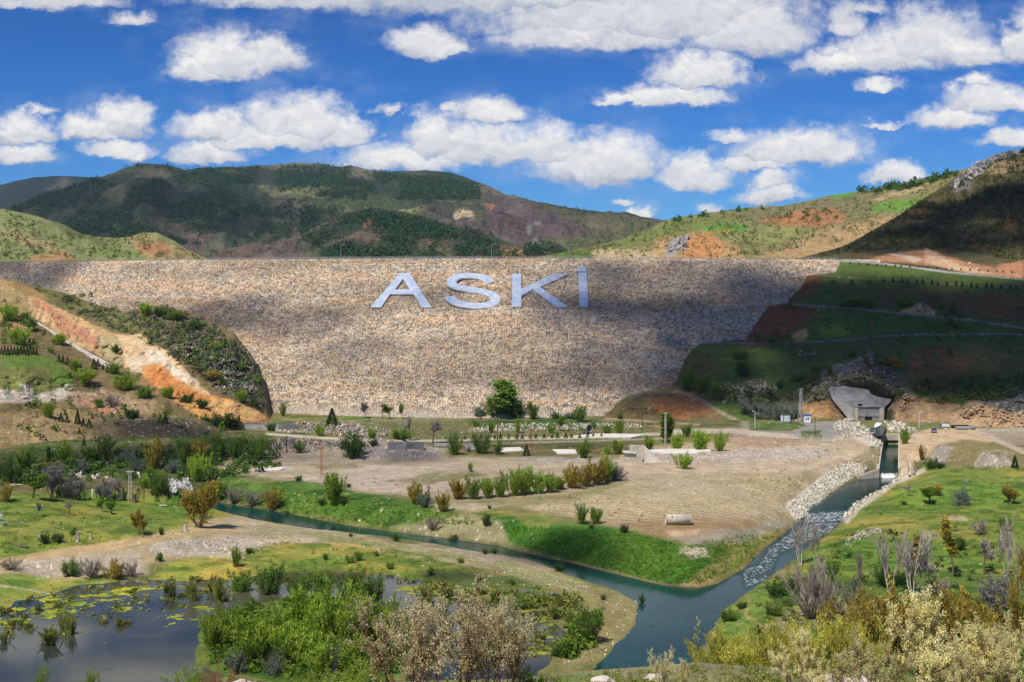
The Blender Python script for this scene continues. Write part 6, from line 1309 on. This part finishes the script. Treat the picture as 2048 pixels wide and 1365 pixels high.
# --- outlet channel walls, culvert and spillway sill
def channel():
    Wc = CHW; o = empty('outlet_channel', (Wc[1][0], Wc[1][1], -3)); tag(o, "concrete outlet channel with dark culvert mouth at its head", "channel"); c_ = np.array(o.location)
    for (a, b, sg) in ((Wc[0], Wc[1], -1), (Wc[3], Wc[2], 1)):
        a = np.array(a); b = np.array(b); nn = np.array((sg * .9, 0)); z0, z1 = (-2.3, .35) if sg < 0 else (-2.1, .5)
        L = lambda q, z: np.array((q[0], q[1], z)) - c_
        e = a + (a - b) / np.linalg.norm(a - b) * 1.5
        MB().prism([L(e, -6), L(b, -6), L(b, z1), L(e, z0)], [L(e + nn, -6), L(b + nn, -6), L(b + nn, z1), L(e + nn, z0)]).build('side_wall', 'concrete', o)
        if sg > 0: continue
        wing = np.array((e[0] + sg * 7.5, e[1] + 1.0 - (4 if sg < 0 else 0))); MB().prism([L(e, -6), L(wing, -6), L(wing, -4.3), L(e, z0)], [L(e + (0, .7), -6), L(wing + (0, .7), -6), L(wing + (0, .7), -4.3), L(e + (0, .7), z0)]).build('wing_wall', 'concrete', o)
    b0, b1 = np.array(Wc[1]), np.array(Wc[2]); Y1 = b0[1]
    MB().box(b0[0] - c_[0] - 1.2, b1[0] - c_[0] + 1.2, 0, 1.2, 1.35, 3.55).build('culvert_lintel', 'concrete', o)
    MB().box(b0[0] - c_[0] - .9, b1[0] - c_[0] + .9, 1.2, 5, -3, 3.3).build('culvert_shade', 'black', o)  # solid black box standing in for the darkness within the culvert
    a0, a1 = np.array(Wc[0]), np.array(Wc[3]); MB().box(a0[0] - c_[0], a1[0] - c_[0], a0[1] - c_[1] - 1.1, a0[1] - c_[1] - .2, -3.5, -.15).build('sill', 'concrete', o)
    V = [];
    nx, ny = 40, 14; xs = np.linspace(a0[0] + .05, a1[0] - .05, nx); t = np.linspace(0, 1, ny); X, T_ = np.meshgrid(xs, t); Y = a0[1] - .1 - 1.6 * T_ - .6 * T_ ** 2; Z = -2.98 - 2.0 * T_ ** 1.6 + .18 * (fbm(X * 2, T_ * 5, 3, 4) - .5)
    tag(mesh('spilling_water', np.stack([X.ravel(), Y.ravel(), Z.ravel()], -1), grid(nx, ny), M['river_water'], smooth=True, attrs={'foam': .5 + .6 * T_.ravel()}), kind='structure')
channel()
# --- cabins
def cabin(px, py, lb, trim, win, roofm):
    p_, s = mpx(px, py); o = empty('site_cabin', p_, -.12 if win else .25); tag(o, lb, 'cabin'); w, d, h = 2.7, 2.3, 2.75
    MB().box(-w / 2, w / 2, -d / 2, d / 2, .12, h).build('wall', 'white_paint', o, bev=.02)
    MB().prism([(-w / 2 - .2, -d / 2 - .2, h), (w / 2 + .2, -d / 2 - .2, h), (w / 2 + .2, -d / 2 - .2, h + .12), (0, -d / 2 - .2, h + .38), (-w / 2 - .2, -d / 2 - .2, h + .12)], [(-w / 2 - .2, d / 2 + .2, h), (w / 2 + .2, d / 2 + .2, h), (w / 2 + .2, d / 2 + .2, h + .12), (0, d / 2 + .2, h + .38), (-w / 2 - .2, d / 2 + .2, h + .12)]).build('roof', roofm, o)
    for cx in (-1, 1):
        for cy in (-1, 1): MB().box(cx * (w / 2 + .01) - .09, cx * (w / 2 + .01) + .09, cy * (d / 2 + .01) - .09, cy * (d / 2 + .01) + .09, 0, h - .003).build('corner_post', trim, o)
    MB().box(-w / 2 - .05, w / 2 + .05, -d / 2 - .05, d / 2 + .05, 0, .16).build('base_frame', trim, o)
    if win:
        for cx in (-.33, .33): f_ = MB().box(cx - .27, cx + .27, -d / 2 - .05, -d / 2 + .02, 1.15, 2.05).build('window', 'white_paint', o); MB().box(cx - .20, cx + .20, -d / 2 - .08, -d / 2 - .04, 1.22, 1.98).build('pane', 'glass', f_)
        MB().box(w / 2, w / 2 + .05, -.4, .45, .16, 2.2).build('door', 'blue_paint', o)
    else:
        MB().box(-.45, .4, -d / 2 - .04, -d / 2 + .01, .18, 2.15).build('door', 'lamp_glass', o); MB().box(.6, 1.1, -d / 2 - .04, -d / 2 + .01, 1.3, 1.9).build('window', 'galvanised', o)
cabin(1571, 844, "white site cabin with brown roof, left of the lattice mast", 'blue_paint', False, 'dark_rust')
cabin(1614, 846, "white site cabin with blue corners and two dark panes, right of the mast", 'blue_paint', True, 'blue_paint')
# --- car
def car(px, py):
    p_, s = mpx(px, py); o = empty('parked_car', p_, math.radians(72)); tag(o, "silver blue hatchback car parked on the sandy yard", "car")
    P = [(-2.1, .45), (-2.12, .95), (-1.75, 1.02), (-1.35, 1.48), (-.4, 1.56), (.35, 1.5), (1.05, 1.02), (1.95, .88), (2.12, .62), (2.1, .38)]
    def sec(y, k): return [(x, y, z if z < 1.03 else 1.03 + (z - 1.03)) if z < 1.03 else (x * .97, y * k, z) for x, z in P]
    w = .88; mb = MB(); mb.prism(sec(-w, .80), sec(w, .80)); mb.build('body', 'car_paint', o, bev=.04)
    for sg in (-1, 1): MB().prism([(-1.25, sg * .80, 1.06), (.85, sg * .80, 1.06), (.28, sg * .735, 1.43), (-1.12, sg * .735, 1.43)], [(-1.25, sg * .86, 1.06), (.85, sg * .86, 1.06), (.28, sg * .765, 1.43), (-1.12, sg * .765, 1.43)]).build('side_window', 'glass', o)
    MB().prism([(-1.74, -.7, 1.06), (-1.74, .7, 1.06), (-1.41, .62, 1.43), (-1.41, -.62, 1.43)], [(-1.80, -.7, 1.09), (-1.80, .7, 1.09), (-1.47, .62, 1.46), (-1.47, -.62, 1.46)]).build('rear_window', 'glass', o)
    MB().prism([(1.0, -.7, 1.08), (1.0, .7, 1.08), (.42, .62, 1.48), (.42, -.62, 1.48)], [(1.08, -.7, 1.09), (1.08, .7, 1.09), (.5, .62, 1.5), (.5, -.62, 1.5)]).build('windscreen', 'glass', o)
    for x_ in (-1.3, 1.32):
        for sg in (-1, 1):
            t_ = MB().bar((x_, sg * .72, .33), (x_, sg * .92, .33), .33, .33, 16).build('wheel', 'rubber', o); MB().bar((x_, sg * .90, .33), (x_, sg * .935, .33), .2, .2, 12).build('rim', 'galvanised', t_)
    for sg in (-1, 1): MB().box(-2.16, -2.05, sg * .68 - .13, sg * .68 + .13, .72, .92).build('tail_light', 'red_light', o); MB().box(2.02, 2.14, sg * .62 - .16, sg * .62 + .16, .64, .78).build('headlight', 'lamp_glass', o)
    MB().box(-2.18, -2.0, -.8, .8, .4, .6).build('bumper', 'steel', o)
car(1868, 865)
# --- pipes
def pipe(px, py, L, ro, ri, rz, m_, name, lb, cat, collars=(), lift=0, support=False):
    p_, s = mpx(px, py); o = empty(name, (p_.x, p_.y, p_.z + lift), rz); tag(o, lb, cat)
    MB().tube((-L / 2, 0, ro), (L / 2, 0, ro), ro, ri).build('barrel', m_, o, smooth=True)
    for x_, wd, ex, cm in collars: MB().tube((x_ - wd / 2, 0, ro), (x_ + wd / 2, 0, ro), ro + ex, ro - .01).build('collar', cm, o, smooth=True)
    if support: MB().box(L * .15, L * .15 + .5, -.7, .7, -lift - .2, .12).build('support', 'old_concrete', o)
    return o
cp = pipe(1356, 1049, 5.5, 1.1, .93, .03, 'concrete', 'concrete_pipe', "large pale concrete pipe lying on the field above the green bank", 'pipe', ((-2.62, .3, .10, 'concrete'), (2.68, .2, .05, 'concrete')))
MB().bar((-1.4, -.85, 1.75), (-1.4, -1.0, 1.95), .11).build('lifting_hole', 'black', cp); MB().bar((1.2, -1.02, .75), (1.2, -1.14, .78), .09).build('lifting_hole', 'black', cp)
sp_ = pipe(1172, 868, 5.2, 1.25, 1.18, math.radians(-62), 'pipe_green', 'steel_cylinder', "grey green steel cylinder with rusty mouth beside the white slab", 'cylinder', ((2.5, .35, .18, 'rust'),), .9, True)
pipe(1930, 860, 7.0, .62, .52, .06, 'old_concrete', 'pipe_section', "long grey pipe lying on the yard, nearer of two", 'pipe'); pipe(1920, 857, 6.0, .60, .5, .10, 'rubber', 'pipe_section', "long black pipe lying on the yard behind the grey one", 'pipe')
p_, s = mpx(1890, 855); tk = empty('water_tank', p_); tag(tk, "small white and blue box tank right behind the parked car", "tank"); MB().box(-1.4, 1.4, -.6, .6, .15, 1.15).build('tank_body', 'white_paint', tk, bev=.06); MB().box(-1.6, -1.41, -.65, .65, 0, 1.3).build('end_frame', 'blue_paint', tk); MB().box(-1.4, 1.4, -.5, .5, 0, .14).build('skid', 'rust', tk)
# --- walls and slabs
def wall(pts, thick, hh, name, m_, lb, cat, rail=None, loc0=None):
    W = [at(x_, y_) for x_, y_ in pl(pts)]; W = [np.array(p_) for p_ in W]; o = empty(name, tuple(W[0])); tag(o, lb, cat); mb = MB(); rb = MB(); c_ = W[0]
    for i in range(len(W) - 1):
        a, b = W[i] - c_, W[i + 1] - c_; d = norm((b - a) * (1, 1, 0)); nn = np.array((-d[1], d[0], 0)) * thick; zt0, zt1 = (hh, hh) if not isinstance(hh, (list, tuple)) else (hh[i], hh[i + 1])
        mb.prism([a - (0, 0, 1), b - (0, 0, 1), b + (0, 0, zt1), a + (0, 0, zt0)], [a + nn - (0, 0, 1), b + nn - (0, 0, 1), b + nn + (0, 0, zt1), a + nn + (0, 0, zt0)])
        if rail:
            k = max(2, int(np.linalg.norm(b - a) / .55))
            for j in range(k): q = a + (b - a) * j / k + nn * .5; z_ = zt0 + (zt1 - zt0) * j / k; rb.bar(q + (0, 0, z_), q + (0, 0, z_ + 1.15), .035, n=4)
            for hz in (.25, 1.12): rb.bar(a + nn * .5 + (0, 0, zt0 + hz), b + nn * .5 + (0, 0, zt1 + hz), .05, n=4)
    mb.build('wall', m_, o)
    if rail: rb.build('railing', rail, o)
    return o
rw_ = wall("490,858 530,860 560,862 592,860", -.5, [1.6, 1.9, 2.0, 1.9], 'retaining_wall', 'old_concrete', "grey retaining wall with blue railing at the foot of the orange cut", 'wall', 'cyan_paint')
wall("776,899 812,899 846,899", -.5, 2.3, 'concrete_wall', 'old_concrete', "grey concrete wall behind the spoil heap", 'wall')
ch_ = wall("53,634 75,648 100,664 125,680 150,696 175,712 200,727 220,738", .5, [.5, .6, .75, .9, 1.1, 1.4, 1.7, 1.8], 'concrete_chute', 'pale_concrete', "long pale concrete chute wall descending below the orange landslide", 'chute')
def slab(pg, h, m_, lb, lift=0):
    W = [np.array(at(x_, y_)) for x_, y_ in pl(pg)]; z = max(v[2] for v in W) + h; c_ = W[0]; top = [np.array((v[0], v[1], z)) - c_ for v in W]; o = MB().prism(top, [t - (0, 0, 1.) for t in top]).build('concrete_slab', m_); o.location = tuple(c_); tag(o, lb, 'slab')
slab("1146,875 1188,870 1250,869 1292,871 1262,877 1200,877", .25, 'pale_concrete', "long white concrete slab behind the steel cylinder road")
slab("1105,901 1150,901 1154,909 1116,910", .3, 'pale_concrete', "small rectangular concrete slab left of the round green shrub")
slab("930,893 975,890 978,898 935,903", .25, 'old_concrete', "grey broken slab behind the dark green tree group"); slab("996,898 1040,896 1048,903 1004,906", .3, 'pale_concrete', "pale broken slab right of the dark green tree group")
slab("868,889 915,890 912,895 870,893", .2, 'old_concrete', "thin grey slab beside the concrete wall end"); slab("1290,905 1340,903 1420,903 1422,907 1330,909", .05, 'pale_concrete', "low pale concrete strip under the bright willow row")
slab("512,938 535,934 574,936 560,942 524,944", .12, 'pale_concrete', "flat pale slab lying on the dark flat left of the gravel")
slab("363,957 377,957 378,961 366,961", .3, 'pale_concrete', "small pale slab beside the boulders of the dry stream")
def headwall():
    p_, s = mpx(1290, 925); y = p_.y; o = empty('concrete_headwall', tuple(p_)); tag(o, "pale concrete headwall with sloping wing, standing on the gravel", "headwall"); c_ = np.array(p_)
    f = lambda q, dd=0: P3(q[0], q[1], y + dd) - c_
    def pr(pg, name, d0, d1, m_='concrete'): A = [f(q, d0) for q in pl(pg)]; MB().prism(A, [a + (0, d1, 0) for a in A]).build(name, m_, o)
    pr("1260,891 1289,892 1289,908 1273,908 1273,906 1260,906", 'upper_wall', .8, 1.2); pr("1273,908 1288,908 1285,926 1273,926", 'lower_wall', .2, 1.6)
    pr("1289,891 1294,897 1309,911 1325,925 1289,927", 'wing_wall', -.4, .5, 'pale_concrete'); pr("1246,905 1273,905 1273,908 1248,907", 'ledge', .3, 3.0, 'pale_concrete'); pr("1248,908 1272,909 1272,926 1250,926", 'stained_wall', .9, 1.5)
headwall()
for i, (x_, y_, s_) in enumerate(((1892, 861, .8), (1940, 861, .6), (1976, 860, 1.0), (2000, 859, .7), (2024, 860, .9), (2042, 859, .7))):
    p_ = at(x_ + (100 if x_ < 1900 else 0) * 0, y_); V0, F0 = ico(); rng = np.random.RandomState(i + 9); V = V0 * (1 + .2 * rng.randn(12, 1)) * s_ * .7 + (0, 0, s_ * .3)
    o = mesh('boulder', V, F0, M['rock'], attrs={'Col': np.tile((.5, .42, .34), (12, 1))}); o.location = p_; tag(o, "boulder marking the yard edge along the right track, " + ('leftmost' if i == 0 else 'rightmost' if i == 5 else ORD[i] + ' from the left'), 'boulder', 'boulders edging the yard')
# --- meadow things
def stump(px, py, hp, wp, lb, tilt=0, fork=0, m_='dead_wood'):
    p_, s = mpx(px, py); h, r = hp * s, wp * s / 2; o = empty('tree_stump', p_); o.rotation_euler[1] = tilt; tag(o, lb, 'stump'); pts = [np.array((0, 0, -.1)), np.array((.05 * h, 0, h * .35)), np.array((-.03 * h, .02, h * .7)), np.array((.02, 0, h))]
    V, q = tubes([(np.array(pts), np.array([r * 1.3, r * .85, r, r * .9]))], 8); mb = MB(); mb.add(V, [tuple(f) for f in q]); mb.add([V[i] for i in range(24, 32)], [tuple(range(8))]); mb.build('trunk', m_, o, smooth=True)
    for k in range(fork): a = k * 2.1 + .4; MB().bar((0, 0, h * .75), (math.cos(a) * h * .28, math.sin(a) * h * .2, h * 1.08), r * .5, r * .3, 6).build('branch_stub', m_, o)
stump(155, 1084, 20, 7, "pale grey stump, tallest in the left meadow, with knobbly top", 0, 3); stump(181, 1079, 11, 5, "short pale stump standing alone in the left meadow"); stump(86, 1086, 18, 5, "leaning grey stump before the round dark bush", -.5, 1)
stump(371, 1063, 13, 7, "dark grey stump left of the large orange tree"); stump(242, 998, 12, 8, "white faced stump at the foot of the pollard tree", 0, 2); stump(268, 1005, 16, 9, "dark stump behind the weathered lattice pole", 0, 2, 'bark')
def log(px, py, Lp, rp, rz, lb, nb=3, m_='dead_wood'):
    p_, s = mpx(px, py); L, r = Lp * s, rp * s; o = empty('fallen_log', (p_.x, p_.y, p_.z + r * .8), rz); tag(o, lb, 'log'); MB().bar((-L / 2, 0, 0), (0, .05 * L, r * .4), r, r * .8, 8).bar((0, .05 * L, r * .4), (L / 2, 0, 0), r * .8, r * .5, 8).build('trunk', m_, o, smooth=True)
    for k in range(nb): t = -.3 + .35 * k; MB().bar((t * L, .03 * L, r * .3), (t * L - .12 * L, .05 * L * (-1) ** k, L * (.16 + .06 * k)), r * .4, r * .15, 5).build('branch', m_, o)
log(1858, 1142, 36, 3.2, .05, "white fallen log in the right meadow below the orange poplar"); log(1822, 1126, 40, 1.6, -.25, "thin pale fallen trunk leaning beside the bare white poplars", 1)
log(327, 1014, 16, 2.2, .05, "white fallen log lying at the right end of the left meadow", 1); log(44, 1096, 22, 2.0, -.2, "dark fallen branch at the lower left of the meadow", 2, 'bark'); log(35, 972, 26, 1.6, .35, "pale fallen trunk before the back row at the left edge", 1)
def hive(px, py, m1, lb):
    p_, s = mpx(px, py); o = empty('beehive', p_, .2); tag(o, lb, 'beehive'); MB().box(-.28, .28, -.25, .25, .12, .62).build('hive_body', m1, o); MB().box(-.33, .33, -.3, .3, .62, .72).build('lid', 'galvanised', o)
    for a in (-1, 1):
        for b in (-1, 1): MB().box(a * .24 - .03, a * .24 + .03, b * .2 - .03, b * .2 + .03, 0, .12).build('leg', 'wood_pole', o)
hive(3, 1034, 'white_paint', "white beehive box at the left photo edge, upper one"); hive(2, 1044, 'cyan_paint', "pale blue beehive box at the left photo edge, below the white one"); hive(10, 1052, 'blue_paint', "dark blue beehive box nearest the meadow middle")
# ---------------------------------------------------------------- unseen clouds above the frame, added and shaped to shade the land
def shadow_cloud_mat():
    m = bpy.data.materials.new('shadow_cloud_veil'); m.use_nodes = True; t = NT(m.node_tree); t.n.clear()
    g = t.new('ShaderNodeTexCoord').outputs['Object']; d_ = t.v('LENGTH', t.v('MULTIPLY', g, (1, 1, 0)))
    nn = t.noise(g, 2.1, 4., .55); nn2 = t.new('ShaderNodeNewGeometry').outputs['Position']; big = t.noise(nn2, .018, 3., .5)
    f = t.rng(t.m('ADD', d_, t.m('MULTIPLY', t.m('SUBTRACT', nn, .5), .9)), 1.0, .42); f = t.m('MULTIPLY', f, t.rng(big, .36, .54, .35, 1.))
    dens = t.new('ShaderNodeAttribute', attribute_name='density', attribute_type='OBJECT').outputs['Fac']; f = t.m('MULTIPLY', f, dens)
    tr = t.new('ShaderNodeBsdfTransparent'); df = t.new('ShaderNodeBsdfDiffuse'); df.inputs[0].default_value = (.9, .9, .92, 1)
    mx = t.new('ShaderNodeMixShader'); t.l.new(f, mx.inputs[0]); t.l.new(tr.outputs[0], mx.inputs[1]); t.l.new(df.outputs[0], mx.inputs[2])
    o = t.new('ShaderNodeOutputMaterial'); t.l.new(mx.outputs[0], o.inputs[0]); return m
M['shadow_cloud'] = shadow_cloud_mat()
def shadow_cloud_mesh():
    V = []; nu, nv = 40, 20
    for j in range(nv + 1):
        ph = math.pi * j / nv
        for i in range(nu): th = 2 * math.pi * i / nu; V.append((math.sin(ph) * math.cos(th), math.sin(ph) * math.sin(th), math.cos(ph)))
    V = np.array(V); bump = 1 + .16 * (fbm(V[:, 0] * 3 + 5, V[:, 1] * 3 + V[:, 2] * 2, 3, 8) - .5); V = V * bump[:, None]; V[:, 2] = np.where(V[:, 2] < 0, V[:, 2] * .3, V[:, 2])
    Fs = [(j * nu + i, j * nu + (i + 1) % nu, (j + 1) * nu + (i + 1) % nu, (j + 1) * nu + i) for j in range(nv) for i in range(nu)]
    return mesh('shadow_cloud', V, Fs, M['shadow_cloud'], smooth=True, link=False)
CM = shadow_cloud_mesh()
def shadow_cloud(px, py, rx, ry, dens, rot=0, alt=760, world=None):
    P = world or at(px, py); P = Vector(P); k = (alt - P.z) / SUN.z; c_ = P + SUN * k; o = bpy.data.objects.new('shadow_cloud', CM); COL.objects.link(o); o.location = c_; o.rotation_euler[2] = math.radians(rot); o.scale = (rx, ry, min(rx, ry) * .35)
    o['density'] = dens; tag(o, kind='structure')
# (where its shadow falls, half length, half depth, density)
for a in ((30, 545, 70, 60, .62), (600, 650, 30, 20, .42), (700, 700, 30, 14, .25), (1330, 600, 75, 45, .62), (1520, 620, 90, 60, .62), (1180, 640, 40, 30, .36), (1270, 740, 48, 30, .45), (1010, 760, 40, 14, .22), (880, 600, 16, 14, .3),
          (1640, 640, 80, 60, .84), (1850, 640, 120, 66, .86), (2080, 660, 120, 80, .88), (1560, 760, 80, 34, .55), (1820, 750, 110, 40, .6), (2040, 770, 70, 40, .75), (1480, 710, 60, 30, .6), (1330, 800, 30, 14, .5),
          (380, 905, 56, 20, .45), (540, 890, 36, 16, .4), (280, 860, 36, 16, .5), (150, 915, 46, 14, .3), (720, 915, 34, 14, .45), (1000, 890, 60, 12, .25), (1110, 1105, 15, 10, .62), (1190, 1130, 12, 9, .35), (620, 1165, 17, 9, .7), (900, 1150, 12, 6, .4), (430, 640, 46, 26, .4)):
    shadow_cloud(*a)
for P_, rx, ry, dn in (((330, 760, 90), 150, 80, .9), ((260, 700, 70), 90, 60, .85), ((480, 850, 120), 160, 90, .9), ((370, 900, 150), 90, 60, .5), ((-1000, 3000, 250), 700, 420, .34), ((-2300, 5200, 300), 900, 600, .8)):
    shadow_cloud(0, 0, rx, ry, dn, world=P_, alt=840 if P_[1] < 1500 else 1900)
# ---------------------------------------------------------------- air between the eye and the far hills
def haze():
    x0, x1, y0, y1, z0, z1 = -8000, 8000, -4300, 8100, -13.5, 660
    o = MB().box(x0, x1, y0, y1, z0, z1); me = bpy.data.meshes.new('haze'); me.from_pydata(o.V, [], o.F); me.update()
    m = bpy.data.materials.new('haze'); m.use_nodes = True; t = NT(m.node_tree); t.n.clear(); v = t.new('ShaderNodeVolumePrincipled'); v.inputs['Color'].default_value = (.58, .76, 1, 1); v.inputs['Density'].default_value = HZ
    u_ = t.new('ShaderNodeOutputMaterial'); t.l.new(v.outputs[0], u_.inputs['Volume']); me.materials.append(m); h = bpy.data.objects.new('haze', me); COL.objects.link(h); tag(h, kind='stuff')
HZ = 3e-5
haze()
sc.cycles.volume_bounces = 0
